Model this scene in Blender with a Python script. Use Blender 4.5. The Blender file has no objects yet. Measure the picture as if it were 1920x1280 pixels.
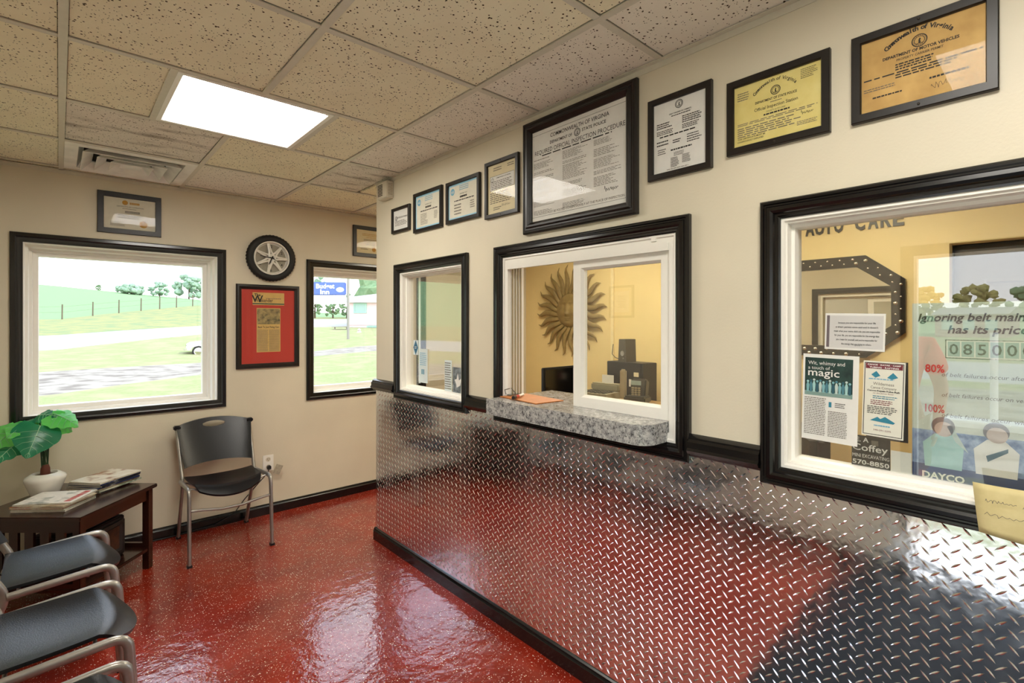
import bpy, bmesh, math, random
from mathutils import Vector, Matrix
C = bpy.context.scene.collection
sc = bpy.context.scene
PI = math.pi
rnd = random.Random(7)

# ------------------------------------------------------------------ camera, world, sun, exposure
cd = bpy.data.cameras.new('camera'); cam = bpy.data.objects.new('camera', cd); C.objects.link(cam)
cd.sensor_width = 36; cd.lens = 944.75/1920*36; cd.shift_y = -33.8/1920; cd.clip_start = 0.02; cd.clip_end = 2000
cam.location = (-1.584, 0, 1.4433); cam.rotation_euler = (PI/2, 0, -0.7324)
sc.camera = cam
sc.view_settings.view_transform = 'Standard'; sc.view_settings.look = 'None'
sc.view_settings.gamma = 1; sc.view_settings.use_curve_mapping = False
sc.view_settings.exposure = 0.08
SKY, SUN, LAMP = 3.3, 2.4, 25.0
w = bpy.data.worlds.new('world'); sc.world = w; w.use_nodes = True
nt = w.node_tree; bg = nt.nodes['Background']
tc = nt.nodes.new('ShaderNodeTexCoord'); sx = nt.nodes.new('ShaderNodeSeparateXYZ'); rp = nt.nodes.new('ShaderNodeValToRGB')
nt.links.new(tc.outputs['Generated'], sx.inputs[0]); nt.links.new(sx.outputs['Z'], rp.inputs[0]); nt.links.new(rp.outputs[0], bg.inputs[0])
rp.color_ramp.elements[0].position = 0.0; rp.color_ramp.elements[0].color = (0.97, 0.98, 0.99, 1)
rp.color_ramp.elements[1].position = 0.7; rp.color_ramp.elements[1].color = (0.66, 0.80, 1.0, 1)
bg.inputs[1].default_value = SKY
sl = bpy.data.lights.new('sun', 'SUN'); sl.energy = SUN; sl.angle = math.radians(6); sl.color = (1, .96, .88)
so = bpy.data.objects.new('sun', sl); C.objects.link(so)
so.rotation_euler = Vector((0.5, -0.5, 0.75)).to_track_quat('Z', 'Y').to_euler()

# ------------------------------------------------------------------ materials
def lin(h):
    v = [int(h[i:i+2], 16)/255 for i in (0, 2, 4)]
    return tuple((c/12.92 if c <= .04045 else ((c+.055)/1.055)**2.4) for c in v) + (1,)
MATS = {}
def base(name):
    m = bpy.data.materials.new(name); m.use_nodes = True
    return m, m.node_tree, m.node_tree.nodes['Principled BSDF']
def setin(b, **k):
    for n, v in k.items():
        b.inputs[n.replace('_', ' ')].default_value = v
def coords(nt, scale=None, kind='Object'):
    t = nt.nodes.new('ShaderNodeTexCoord'); mp = nt.nodes.new('ShaderNodeMapping'); nt.links.new(t.outputs[kind], mp.inputs[0])
    if scale is not None: mp.inputs['Scale'].default_value = scale if hasattr(scale, '__len__') else (scale,)*3
    return mp.outputs[0]
def noise(nt, co, scale, detail=3, rough=.5):
    n = nt.nodes.new('ShaderNodeTexNoise'); nt.links.new(co, n.inputs['Vector'])
    n.inputs['Scale'].default_value = scale; n.inputs['Detail'].default_value = detail; n.inputs['Roughness'].default_value = rough
    return n.outputs['Fac']
def ramp(nt, fac, stops, mode='LINEAR'):
    r = nt.nodes.new('ShaderNodeValToRGB'); nt.links.new(fac, r.inputs[0]); cr = r.color_ramp; cr.interpolation = mode
    while len(cr.elements) < len(stops): cr.elements.new(.5)
    for e, (p, c) in zip(cr.elements, stops): e.position = p; e.color = c if len(c) == 4 else tuple(c)+(1,)
    return r.outputs[0]
def bump(nt, b, h, strength=.2, dist=.01):
    n = nt.nodes.new('ShaderNodeBump'); n.inputs['Strength'].default_value = strength; n.inputs['Distance'].default_value = dist
    nt.links.new(h, n.inputs['Height']); nt.links.new(n.outputs[0], b.inputs['Normal']); return n
def mixc(nt, fac, a, b):
    m = nt.nodes.new('ShaderNodeMix'); m.data_type = 'RGBA'
    nt.links.new(fac, m.inputs[0])
    for s, v in ((6, a), (7, b)):
        if isinstance(v, tuple): m.inputs[s].default_value = v
        else: nt.links.new(v, m.inputs[s])
    return m.outputs[2]
def plain(name, hexc, rough=.5, metal=0, spec=.5, nz=.06, scale=40, bmp=0, coat=0):
    """single colour with slight procedural mottling"""
    if name in MATS: return MATS[name]
    m, nt, b = base(name); c = lin(hexc) if isinstance(hexc, str) else hexc
    co = coords(nt); f = noise(nt, co, scale)
    lo = tuple(x*(1-nz) for x in c[:3])+(1,); hi = tuple(min(1, x*(1+nz)) for x in c[:3])+(1,)
    nt.links.new(ramp(nt, f, [(.3, lo), (.7, hi)]), b.inputs['Base Color'])
    setin(b, Roughness=rough, Metallic=metal, Specular_IOR_Level=spec, Coat_Weight=coat)
    if bmp: bump(nt, b, f, bmp, .004)
    MATS[name] = m; return m
def paint(name, hexc, mott=.05):
    m, nt, b = base(name); c = lin(hexc); co = coords(nt)
    f2 = noise(nt, co, 2.2, 4); f = noise(nt, co, 140, 2)
    lo = tuple(x*(1-mott) for x in c[:3])+(1,); hi = tuple(min(1, x*(1+mott)) for x in c[:3])+(1,)
    nt.links.new(ramp(nt, f2, [(.3, lo), (.7, hi)]), b.inputs['Base Color'])
    setin(b, Roughness=.45, Specular_IOR_Level=.35); bump(nt, b, f, .18, .002)
    MATS[name] = m; return m
def glassm(name, ior, tint=(1, 1, 1, 1), rough=0.0):
    m = bpy.data.materials.new(name); m.use_nodes = True; nt = m.node_tree; nt.nodes.clear()
    out = nt.nodes.new('ShaderNodeOutputMaterial'); mx = nt.nodes.new('ShaderNodeMixShader'); fr = nt.nodes.new('ShaderNodeFresnel')
    t = nt.nodes.new('ShaderNodeBsdfTransparent'); g = nt.nodes.new('ShaderNodeBsdfGlossy')
    ge = nt.nodes.new('ShaderNodeNewGeometry'); io = nt.nodes.new('ShaderNodeMix'); nt.links.new(ge.outputs['Backfacing'], io.inputs[0])
    io.inputs[2].default_value = ior; io.inputs[3].default_value = 1/ior; nt.links.new(io.outputs[0], fr.inputs[0])
    t.inputs[0].default_value = tint; g.inputs['Roughness'].default_value = rough
    nt.links.new(fr.outputs[0], mx.inputs[0]); nt.links.new(t.outputs[0], mx.inputs[1]); nt.links.new(g.outputs[0], mx.inputs[2]); nt.links.new(mx.outputs[0], out.inputs[0])
    MATS[name] = m; return m
def emit(name, col, s, scale=None):
    m = bpy.data.materials.new(name); m.use_nodes = True; nt = m.node_tree; b = nt.nodes['Principled BSDF']
    setin(b, Base_Color=col, Emission_Color=col, Emission_Strength=s, Roughness=.4)
    MATS[name] = m; return m

CREAM = paint('cream_wall_paint', 'd8cfb9'); OFFW = paint('yellow_office_paint', 'e9d298')
BLACK = plain('black_gloss_trim', '0c0b0c', .22, spec=.6, nz=.2)
BLACKF = plain('black_frame', '17120f', .38, nz=.2)
VINYL = plain('white_vinyl', 'f1eee6', .35, nz=.008)
SHEETM = None
GLASS = glassm('window_glass', 1.42); GLASSP = glassm('reflective_office_glass', 2.1, (.97, .98, .96, 1)); GLASSF = glassm('picture_glass', 1.16); GLASSS = glassm('sash_glass', 1.75, (.97, .98, .96, 1))
SILVER = plain('silver_paint', 'a9a59f', .32, metal=.75, nz=.05)
PLASTIC = plain('black_plastic', '0f1115', .30, spec=.4, nz=.12, scale=300, bmp=.15)
PLASTIC_S = plain('dark_plastic', '16161a', .45, nz=.1)
WOOD = None
def m_floor():
    m, nt, b = base('red_flake_epoxy'); co = coords(nt)
    red = ramp(nt, noise(nt, co, 3.0, 5), [(.25, lin('741205')), (.75, lin('a2270c'))])
    cur = red
    for scale, thr, gate, col in ((85, .20, .48, lin('fbe6d3')), (140, .20, .50, lin('eeb49c')), (95, .16, .75, lin('2a0d08'))):
        v = nt.nodes.new('ShaderNodeTexVoronoi'); nt.links.new(co, v.inputs['Vector']); v.inputs['Scale'].default_value = scale
        d = nt.nodes.new('ShaderNodeMath'); d.operation = 'LESS_THAN'; nt.links.new(v.outputs['Distance'], d.inputs[0]); d.inputs[1].default_value = thr
        s = nt.nodes.new('ShaderNodeSeparateXYZ'); nt.links.new(v.outputs['Color'], s.inputs[0])
        g = nt.nodes.new('ShaderNodeMath'); g.operation = 'GREATER_THAN'; nt.links.new(s.outputs['X'], g.inputs[0]); g.inputs[1].default_value = gate
        mu = nt.nodes.new('ShaderNodeMath'); mu.operation = 'MULTIPLY'; nt.links.new(d.outputs[0], mu.inputs[0]); nt.links.new(g.outputs[0], mu.inputs[1])
        cur = mixc(nt, mu.outputs[0], cur, col)
    nt.links.new(cur, b.inputs['Base Color'])
    setin(b, Roughness=.5, Specular_IOR_Level=.1, Coat_Weight=1.0, Coat_Roughness=.07, Coat_IOR=1.7)
    n = bump(nt, b, noise(nt, co, 16, 4, .55), .35, .012)
    nt.links.new(n.outputs[0], b.inputs['Coat Normal'])
    return m
FLOORM = m_floor()
def m_tile(name, stain=0.0, tone='f3edd2', tone2='ece4c8'):
    m, nt, b = base(name); co = coords(nt)
    cur = ramp(nt, noise(nt, co, 5, 4), [(.3, lin(tone2)), (.7, lin(tone))])
    hs = None
    for scale, thr, gate in ((56, .19, .22), (100, .18, .35)):
        v = nt.nodes.new('ShaderNodeTexVoronoi'); nt.links.new(co, v.inputs['Vector']); v.inputs['Scale'].default_value = scale
        d = nt.nodes.new('ShaderNodeMath'); d.operation = 'LESS_THAN'; nt.links.new(v.outputs['Distance'], d.inputs[0]); d.inputs[1].default_value = thr
        s = nt.nodes.new('ShaderNodeSeparateXYZ'); nt.links.new(v.outputs['Color'], s.inputs[0])
        g = nt.nodes.new('ShaderNodeMath'); g.operation = 'GREATER_THAN'; nt.links.new(s.outputs['X'], g.inputs[0]); g.inputs[1].default_value = gate
        mu = nt.nodes.new('ShaderNodeMath'); mu.operation = 'MULTIPLY'; nt.links.new(d.outputs[0], mu.inputs[0]); nt.links.new(g.outputs[0], mu.inputs[1])
        cur = mixc(nt, mu.outputs[0], cur, lin('4a3b2a'))
    if stain:
        mp = coords(nt, (2.2, 9, 1)); st = ramp(nt, noise(nt, mp, 1.3, 4), [(.50, (0, 0, 0)), (.72, (stain,)*3)])
        cur = mixc(nt, st, cur, lin('6d5c48'))
    nt.links.new(cur, b.inputs['Base Color']); setin(b, Roughness=.9, Specular_IOR_Level=.1)
    bump(nt, b, noise(nt, co, 90, 3), .3, .004)
    return m
TILEM = m_tile('ceiling_tile_board'); TILEN = m_tile('newer_tile_board', 0, 'efe9dc', 'e9e2d4'); TILES = m_tile('stained_tile_board', .85, 'e8e2d6', 'e0dacd')
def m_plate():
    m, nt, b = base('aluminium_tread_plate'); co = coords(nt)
    nt.links.new(ramp(nt, noise(nt, co, 6, 4), [(.3, (.82, .87, .96, 1)), (.7, (.90, .93, .98, 1))]), b.inputs['Base Color'])  # base colour tinted blue to mimic sky reflected in the metal
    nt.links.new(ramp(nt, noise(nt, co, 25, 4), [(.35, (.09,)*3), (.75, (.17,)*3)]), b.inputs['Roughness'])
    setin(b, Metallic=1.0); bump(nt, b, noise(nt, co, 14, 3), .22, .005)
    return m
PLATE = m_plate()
def m_counter():
    m, nt, b = base('grey_speckled_laminate'); co = coords(nt)
    a = ramp(nt, noise(nt, co, 55, 8, .8), [(.36, lin('2c2b2c')), (.44, lin('8a8a8a')), (.58, lin('c0bfbb'))])
    v = ramp(nt, noise(nt, co, 120, 4, .7), [(.36, (1, 1, 1)), (.44, (0, 0, 0))])
    nt.links.new(mixc(nt, v, a, lin('1f1f20')), b.inputs['Base Color']); setin(b, Roughness=.16, Specular_IOR_Level=.6)
    return m
COUNTER = m_counter()
def m_wood():
    m, nt, b = base('espresso_wood'); co = coords(nt, (3, 30, 30))
    nt.links.new(ramp(nt, noise(nt, co, 2, 6, .6), [(.3, lin('1d0d09')), (.7, lin('3b1b12'))]), b.inputs['Base Color'])
    setin(b, Roughness=.25, Coat_Weight=.4, Coat_Roughness=.15); return m
WOOD = m_wood()
def m_ground(name, a, bcol, scale, bm=.4, c3=None):
    m, nt, b = base(name); co = coords(nt)
    f = noise(nt, co, scale, 8, .7); col = ramp(nt, f, [(.3, lin(a)), (.7, lin(bcol))])
    if c3:
        col = mixc(nt, ramp(nt, noise(nt, co, scale*.13, 4), [(.45, (0, 0, 0)), (.62, (1, 1, 1))]), col, lin(c3))
    nt.links.new(col, b.inputs['Base Color']); setin(b, Roughness=.95, Specular_IOR_Level=.05)
    bump(nt, b, f, bm, .05); return m

# ------------------------------------------------------------------ mesh helpers
class MB:
    def __init__(s): s.v = []; s.f = []
    def add(s, vs, fs):
        o = len(s.v); s.v += [tuple(v) for v in vs]; s.f += [tuple(i+o for i in f) for f in fs]; return s
    def box(s, x0, x1, y0, y1, z0, z1, M=None):
        vs = [Vector((x, y, z)) for z in (z0, z1) for y in (y0, y1) for x in (x0, x1)]
        if M: vs = [M @ v for v in vs]
        return s.add(vs, [(0, 2, 3, 1), (4, 5, 7, 6), (0, 1, 5, 4), (2, 6, 7, 3), (0, 4, 6, 2), (1, 3, 7, 5)])
    def bbox(s, x0, x1, y0, y1, z0, z1, r=.004, M=None):
        """box with chamfered edges"""
        X = (x0, x1); Y = (y0, y1); Z = (z0, z1); bm = bmesh.new()
        bmesh.ops.create_cube(bm, size=1)
        for v in bm.verts: v.co = Vector((X[v.co.x > 0], Y[v.co.y > 0], Z[v.co.z > 0]))
        bmesh.ops.bevel(bm, geom=bm.edges[:], offset=r, segments=2, affect='EDGES')
        return s.addbm(bm, M)
    def addbm(s, bm, M=None):
        bm.verts.index_update(); vs = [(M @ v.co) if M else v.co.copy() for v in bm.verts]
        s.add(vs, [[v.index for v in f.verts] for f in bm.faces]); bm.free(); return s
    def quad(s, a, b, c, d): return s.add([a, b, c, d], [(0, 1, 2, 3)])
    def tube(s, pts, r, n=8, cap=True, flat=None, up=(0, 0, 1)):
        """r: radius or list; flat=(a,b): elliptic section factors"""
        pts = [Vector(p) for p in pts]; rings = []
        R = r if hasattr(r, '__len__') else [r]*len(pts); fa = flat or (1, 1); upv = Vector(up); base_ = len(s.v)
        px = None
        for i, p in enumerate(pts):
            t = (pts[min(i+1, len(pts)-1)] - pts[max(i-1, 0)]).normalized()
            if px is None:
                ax = t.cross(upv)
                if ax.length < 1e-3: ax = t.cross(Vector((1, 0, 0)))
            else: ax = px - t*px.dot(t)
            ax.normalize(); px = ax; ay = t.cross(ax)
            s.v += [tuple(p + ax*math.cos(2*PI*k/n)*R[i]*fa[0] + ay*math.sin(2*PI*k/n)*R[i]*fa[1]) for k in range(n)]
        for i in range(len(pts)-1):
            a = base_+i*n; b = a+n
            s.f += [(a+k, a+(k+1) % n, b+(k+1) % n, b+k) for k in range(n)]
        if cap:
            s.f += [tuple(base_+k for k in reversed(range(n))), tuple(base_+(len(pts)-1)*n+k for k in range(n))]
        return s
    def lathe(s, prof, n=24, M=None, c=(0, 0, 0), loop=False):
        o = len(s.v); c = Vector(c)
        for r, z in prof:
            for k in range(n):
                p = Vector((r*math.cos(2*PI*k/n), r*math.sin(2*PI*k/n), z))
                s.v.append(tuple((M @ p if M else p) + c))
        for i in range(len(prof)-1):
            a = o+i*n; b = a+n
            s.f += [(a+k, a+(k+1) % n, b+(k+1) % n, b+k) for k in range(n)]
        if loop:
            a = o+(len(prof)-1)*n; s.f += [(a+k, a+(k+1) % n, o+(k+1) % n, o+k) for k in range(n)]
        else: s.f += [tuple(o+k for k in reversed(range(n))), tuple(o+(len(prof)-1)*n+k for k in range(n))]
        return s
    def frame(s, x0, x1, z0, z1, prof, close=True):
        """mitred rectangular frame in the xz plane; prof = [(inset, out)], out along -y"""
        o = len(s.v); n = len(prof)
        for d, out in prof:
            s.v += [(x0+d, -out, z0+d), (x1-d, -out, z0+d), (x1-d, -out, z1-d), (x0+d, -out, z1-d)]
        for i in range(n if close else n-1):
            a = o+i*4; b = o+((i+1) % n)*4
            s.f += [(a+k, a+(k+1) % 4, b+(k+1) % 4, b+k) for k in range(4)]
        return s
    def prism(s, poly, y0, y1, M=None):
        """polygon in xz extruded along y"""
        n = len(poly); vs = [Vector((x, y, z)) for y in (y0, y1) for x, z in poly]
        if M: vs = [M @ v for v in vs]
        return s.add(vs, [tuple(range(n)), tuple(reversed(range(n, 2*n)))] + [(k, k+n, (k+1) % n+n, (k+1) % n) for k in range(n)])
    def zprism(s, poly, z0, z1, M=None):
        n = len(poly); vs = [Vector((x, y, z)) for z in (z0, z1) for x, y in poly]
        if M: vs = [M @ v for v in vs]
        return s.add(vs, [tuple(reversed(range(n))), tuple(range(n, 2*n))] + [(k, (k+1) % n, (k+1) % n+n, k+n) for k in range(n)])
    def build(s, name, mat, parent=None, smooth=False, loc=None, rotz=0, rot=None, **props):
        me = bpy.data.meshes.new(name); me.from_pydata(s.v, [], s.f)
        bm = bmesh.new(); bm.from_mesh(me); bmesh.ops.recalc_face_normals(bm, faces=bm.faces); bm.to_mesh(me); bm.free()
        if smooth:
            me.polygons.foreach_set('use_smooth', [True]*len(me.polygons))
            try: me.set_sharp_from_angle(angle=math.radians(smooth if smooth is not True else 45))
            except Exception: pass
        me.materials.append(mat)
        o = bpy.data.objects.new(name, me); C.objects.link(o)
        if parent: o.parent = parent
        if loc is not None: o.location = loc
        if rotz: o.rotation_euler = (0, 0, rotz)
        if rot: o.rotation_euler = rot
        for k, v in props.items(): o[k] = v
        return o
def thing(name, label, cat, loc=(0, 0, 0), rotz=0, group=None, rot=None):
    o = bpy.data.objects.new(name, None); C.objects.link(o); o.location = loc; o.rotation_euler = rot or (0, 0, rotz)
    o.empty_display_size = .1; o['label'] = label; o['category'] = cat
    if group: o['group'] = group
    return o
def tag(o, label, cat, group=None):
    o['label'] = label; o['category'] = cat
    if group: o['group'] = group
    return o
def structure(name, loc=(0, 0, 0), rotz=0):
    o = bpy.data.objects.new(name, None); C.objects.link(o); o.location = loc; o.rotation_euler = (0, 0, rotz); o['kind'] = 'structure'; return o
def dup(root, loc, rotz, label):
    r = root.copy(); C.objects.link(r); r.location = loc; r.rotation_euler = (0, 0, rotz); r['label'] = label
    for ch in list(root.children):
        c = ch.copy(); C.objects.link(c); c.parent = r
        for g in ch.children:
            d = g.copy(); C.objects.link(d); d.parent = c
    return r
BACK, PART, LEFT = 0.0, -PI/2, PI/2      # headings of wall-mounted things: local x = right, -y = out of the wall

# ---- lettering
_tc = {}
def glyphs(string, bold=0.0):
    k = (string, bold)
    if k not in _tc:
        cu = bpy.data.curves.new('t', 'FONT'); cu.body = string; cu.size = 1; cu.resolution_u = 2; cu.offset = bold
        ob = bpy.data.objects.new('t', cu); C.objects.link(ob)
        dg = bpy.context.evaluated_depsgraph_get(); me = bpy.data.meshes.new_from_object(ob.evaluated_get(dg))
        vs = [v.co.copy() for v in me.vertices]; fs = [tuple(p.vertices) for p in me.polygons]
        bpy.data.objects.remove(ob); bpy.data.curves.remove(cu); bpy.data.meshes.remove(me)
        _tc[k] = (vs, fs)
    return _tc[k]
def txt(mb, string, x, z, size, y=0.0, width=None, bold=0.0, shear=0.0, align='c', roll=0.0):
    vs, fs = glyphs(string, bold)
    if not vs: return
    x0 = min(v.x for v in vs); x1 = max(v.x for v in vs); sx_ = size if width is None else width/max(1e-6, x1-x0)
    off = {'c': (x0+x1)/2, 'l': x0, 'r': x1}[align]; cr, sr = math.cos(roll), math.sin(roll); out = []
    for v in vs:
        a = (v.x-off)*sx_ + v.y*size*shear; b = v.y*size
        out.append((x+a*cr-b*sr, y, z+a*sr+b*cr))
    mb.add(out, fs)
def arctext(mb, string, cx, cz, R, span, size, y, bold=0.0, xs=1.0):
    n = len(string)
    for i, ch in enumerate(string):
        if ch == ' ': continue
        a = span*(i/(n-1)-.5)
        txt(mb, ch, cx+R*xs*math.sin(a), cz+R*(math.cos(a)-1), size, y, bold=bold, roll=-a)
def dashes(mb, x0, x1, z0, z1, n, y, fill=.42, ragged=.25, r=None):
    """lines of print too small to read, as rows of word-long dashes"""
    r = r or rnd; dz = (z1-z0)/n; W = x1-x0
    for i in range(n):
        zc = z1-dz*(i+.5); x = x0; end = x1-(r.random()*ragged*W)
        while x < end:
            L = min(W*(.05+.10*r.random()), end-x); h = dz*fill*.5
            mb.quad((x, y, zc-h), (x+L, y, zc-h), (x+L, y, zc+h), (x, y, zc+h)); x += L+W*.022
def disc(mb, x, z, r, y, n=20, sx=1.0):
    mb.add([(x+r*sx*math.cos(2*PI*k/n), y, z+r*math.sin(2*PI*k/n)) for k in range(n)], [tuple(range(n))])
def ring(mb, x, z, r0, r1, y, n=24):
    vs = [(x+r*math.cos(2*PI*k/n), y, z+r*math.sin(2*PI*k/n)) for r in (r0, r1) for k in range(n)]
    mb.add(vs, [(k, (k+1) % n, (k+1) % n+n, k+n) for k in range(n)])
def seal(mb, x, z, r, y):
    ring(mb, x, z, r*.86, r, y); ring(mb, x, z, r*.60, r*.68, y)
    for k in range(18):
        a = 2*PI*k/18; M = r*.77; disc(mb, x+M*math.cos(a), z+M*math.sin(a), r*.06, y, 5)
    mb.add([(x-.12*r, y, z-.42*r), (x+.16*r, y, z-.42*r), (x+.1*r, y, z+.1*r), (x+.22*r, y, z+.2*r), (x+.02*r, y, z+.42*r), (x-.12*r, y, z+.1*r)], [tuple(range(6))])
    mb.quad((x-.4*r, y, z-.48*r), (x+.4*r, y, z-.48*r), (x+.4*r, y, z-.40*r), (x-.4*r, y, z-.40*r))
def scrawl(mb, x, z, wd, h, y, seed=1, th=.0012):
    r = random.Random(seed); n = 26; P = []
    for i in range(n):
        P.append((x+wd*(i/(n-1)-.5)+r.uniform(-.02, .02)*wd, z+h*(.5*math.sin(i*1.9)+r.uniform(-.3, .3))*(1-.6*i/n)))
    for (a, b), (c, d) in zip(P, P[1:]):
        L = math.hypot(c-a, d-b) or 1; nx, nz = -(d-b)/L*th/2, (c-a)/L*th/2
        mb.quad((a-nx, y, b-nz), (a+nx, y, b+nz), (c+nx, y, d+nz), (c-nx, y, d-nz))

# ------------------------------------------------------------------ room shell
XL, XR, YF, YB, H, YE = -2.05, 2.30, -1.70, 4.085, 2.371, 3.12
def wall(name, mat, loc, rotz, u0, u1, z0, z1, th, holes):
    """wall slab in local xz with rectangular holes, front at y=0, back at y=+th"""
    us = sorted({u0, u1, *[h[0] for h in holes], *[h[1] for h in holes]}); zs = sorted({z0, z1, *[h[2] for h in holes], *[h[3] for h in holes]})
    def solid(i, j):
        if i < 0 or j < 0 or i >= len(us)-1 or j >= len(zs)-1: return False
        a, b = (us[i]+us[i+1])/2, (zs[j]+zs[j+1])/2
        return not any(h[0] < a < h[1] and h[2] < b < h[3] for h in holes)
    m = MB()
    for i in range(len(us)-1):
        for j in range(len(zs)-1):
            if not solid(i, j): continue
            a, b, c, d = us[i], us[i+1], zs[j], zs[j+1]
            m.quad((a, 0, c), (b, 0, c), (b, 0, d), (a, 0, d)); m.quad((a, th, c), (a, th, d), (b, th, d), (b, th, c))
            if not solid(i-1, j): m.quad((a, 0, c), (a, 0, d), (a, th, d), (a, th, c))
            if not solid(i+1, j): m.quad((b, 0, c), (b, th, c), (b, th, d), (b, 0, d))
            if not solid(i, j-1): m.quad((a, 0, c), (a, th, c), (b, th, c), (b, 0, c))
            if not solid(i, j+1): m.quad((a, 0, d), (b, 0, d), (b, th, d), (a, th, d))
    o = m.build(name, mat, loc=loc, rotz=rotz, kind='structure')
    return o
CW = .055
# window outer casing rectangles (local u, z)
B1 = (-1.795, -.688, .845, 1.973); B2 = (-.118, .99, .83, 1.955)
P1 = (-2.857, -2.097, .976, 1.811); P2 = (-1.877, -.857, .975, 1.811); P3 = (-.628, .42, .967, 1.806)   # u = -y
hole = lambda r: (r[0]+CW-.01, r[1]-CW+.01, r[2]+CW-.01, r[3]-CW+.01)
wall('wall_back', CREAM, (0, YB, 0), BACK, XL-.2, XR+.2, -.3, 2.6, .2, [hole(B1), hole(B2)])
wall('wall_partition', CREAM, (0, 0, 0), PART, -YE, -YF, 0, H+.02, .12, [hole(P1), hole(P2), hole(P3)])
wall('wall_left', CREAM, (XL, 0, 0), LEFT, YF-.2, YB, -.3, 2.6, .2, [(-1.30, .626+.06, .02, 1.90)])
wall('wall_right', OFFW, (XR, 0, 0), PART, -YB, -YF, -.3, 2.6, .15, [(-.47, .42, 0, 1.90)])
wall('wall_front', CREAM, (0, YF, 0), PI, -XR-.2, -XL+.2, -.3, 2.6, .2, [])
fl = MB(); fl.box(XL-.2, XR+.2, YF-.2, YB+.2, -.12, 0); fl.build('floor', FLOORM, kind='structure')

# ------------------------------------------------------------------ ceiling: board above, tees and tiles as parts
cb = MB(); cb.box(XL-.2, XR+.2, YF-.2, YB+.2, 2.42, 2.46)
ceil = cb.build('ceiling', plain('plenum_board', '8a7d66', .9), kind='structure')
TEEM = plain('cream_tee_metal', 'd2ccbb', .45, nz=.03)
F2 = .6096; XM = -.355; Y0 = .967
rows = [Y0+F2*k for k in range(-5, 6)]
rows = [YF] + [y for y in rows if y > YF+.1] + [YB]
r1, r2_ = XM-2*F2, XM
tilecache = {}
def tile(x0, x1, y0, y1, mat):
    g = .012; wx, wy = round(x1-x0, 3), round(y1-y0, 3); key = (wx, wy, mat.name)
    if key not in tilecache:
        m = MB(); m.bbox(-wx/2+g-.001, wx/2-g+.001, -wy/2+g-.001, wy/2-g+.001, 0, .014, .0035); tilecache[key] = m.build('ceiling_tile', mat, parent=ceil)
        o = tilecache[key]
    else:
        o = tilecache[key].copy(); C.objects.link(o); o.parent = ceil
    o.location = ((x0+x1)/2, (y0+y1)/2, H+.004+rnd.uniform(0, .0015)); return o
def tee(a, b, wd=.024, z=H):
    (xa, ya), (xb, yb) = a, b; m = MB()
    if abs(xa-xb) < 1e-6: m.box(xa-wd/2, xa+wd/2, ya, yb, z-.0015, z+.003); m.box(xa-.003, xa+.003, ya, yb, z+.003, z+.03)
    else: m.box(xa, xb, ya-wd/2, ya+wd/2, z-.0005, z+.003); m.box(xa, xb, ya-.003, ya+.003, z+.003, z+.03)
    return m.build('grid_tee', TEEM, parent=ceil)
for x in (r1, r2_): tee((x, YF), (x, YB))
for y in rows[1:-1]:
    for a, b in ((XL, r1), (r1, r2_), (r2_, 0 if y < YE else XM+F2)): tee((a, y), (b, y))
tee((XM+F2, YE+.0), (XM+F2, YB))
tee((XM+F2, rows[-2]), (1.2, rows[-2]))
LIGHTS = []; VENT = None
for j in range(len(rows)-1):
    y0, y1 = rows[j], rows[j+1]; k = round((y0-Y0)/F2) if j > 0 else -9
    new = rnd.random() < .3
    tile(XL, r1, y0, y1, TILEM)
    mid = XM-F2
    strip = (y1-y0) < .2
    if k in (2, -2):                       # light row: half tile, light, half tile
        for a, b in ((r1, r1+F2/2), (XM-F2/2, XM)): tile(a, b, y0, y1, TILEM)
        for x in (r1+F2/2, XM-F2/2): tee((x, y0), (x, y1))
        LIGHTS.append(((r1+XM)/2, (y0+y1)/2))
    else:
        tee((mid, y0), (mid, y1))
        if k == 4: VENT = ((r1+mid)/2, (y0+y1)/2)
        else: tile(r1, mid, y0, y1, TILES if k == 3 else TILEM)
        tile(mid, XM, y0, y1, TILEN if k == 4 else TILEM)
    if y0 < YE-.2:
        tile(XM, 0, y0, y1, TILES if k == 3 else TILEN)
        if y1 > YE: tile(0, XM+F2, YE, y1, TILEM); tile(XM+F2, 1.2, YE, y1, TILEM)
    else: tile(XM, XM+F2, y0, y1, TILEM); tile(XM+F2, 1.2, y0, y1, TILEM)
wa = MB(); wa.box(-.022, -.0005, YF, YE, H-.0015, H+.001); wa.box(-.003, -.0005, YF, YE, H-.022, H); wa.build('wall_angle', TEEM, parent=ceil)
wa = MB(); wa.box(XL, XR, YB-.022, YB-.0005, H-.0015, H+.001); wa.box(XL, XR, YB-.003, YB-.0005, H-.022, H); wa.build('wall_angle', TEEM, parent=ceil)
oc = MB(); oc.box(.125, XR, YF, 3.4, H+.006, H+.02); oc.build('office_ceiling_board', TILEM, parent=ceil)

# ceiling lights
DIFF = emit('lit_diffuser', (1.0, .955, .87, 1), LAMP)
def troffer(x, y, label, L=None):
    t = thing('ceiling_light', label, 'ceiling light', (x, y, H), group='troffer lights')
    h = F2/2-.012
    m = MB(); m.frame(-h, h, -h, h, [(0, 0), (0, .003), (.018, .003), (.026, -.004), (.026, -.03), (0, -.03)])
    M = Matrix.Rotation(PI/2, 4, 'X')
    m.v = [tuple(M @ Vector(v)) for v in m.v]; m.build('light_frame', VINYL, t)
    d = MB(); d.bbox(-h+.024, h-.024, -h+.024, h-.024, .004, .010, .002); d.build('diffuser', L or DIFF, t)
    return t
for i, (x, y) in enumerate(sorted(LIGHTS, key=lambda p: -p[1])):
    troffer(x, y, ['square glowing ceiling light panel set among the tiles near the air vent', 'unseen square ceiling light panel added above the camera end of the waiting room'][i])  # second panel is out of view, added to brighten the waiting room
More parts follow.
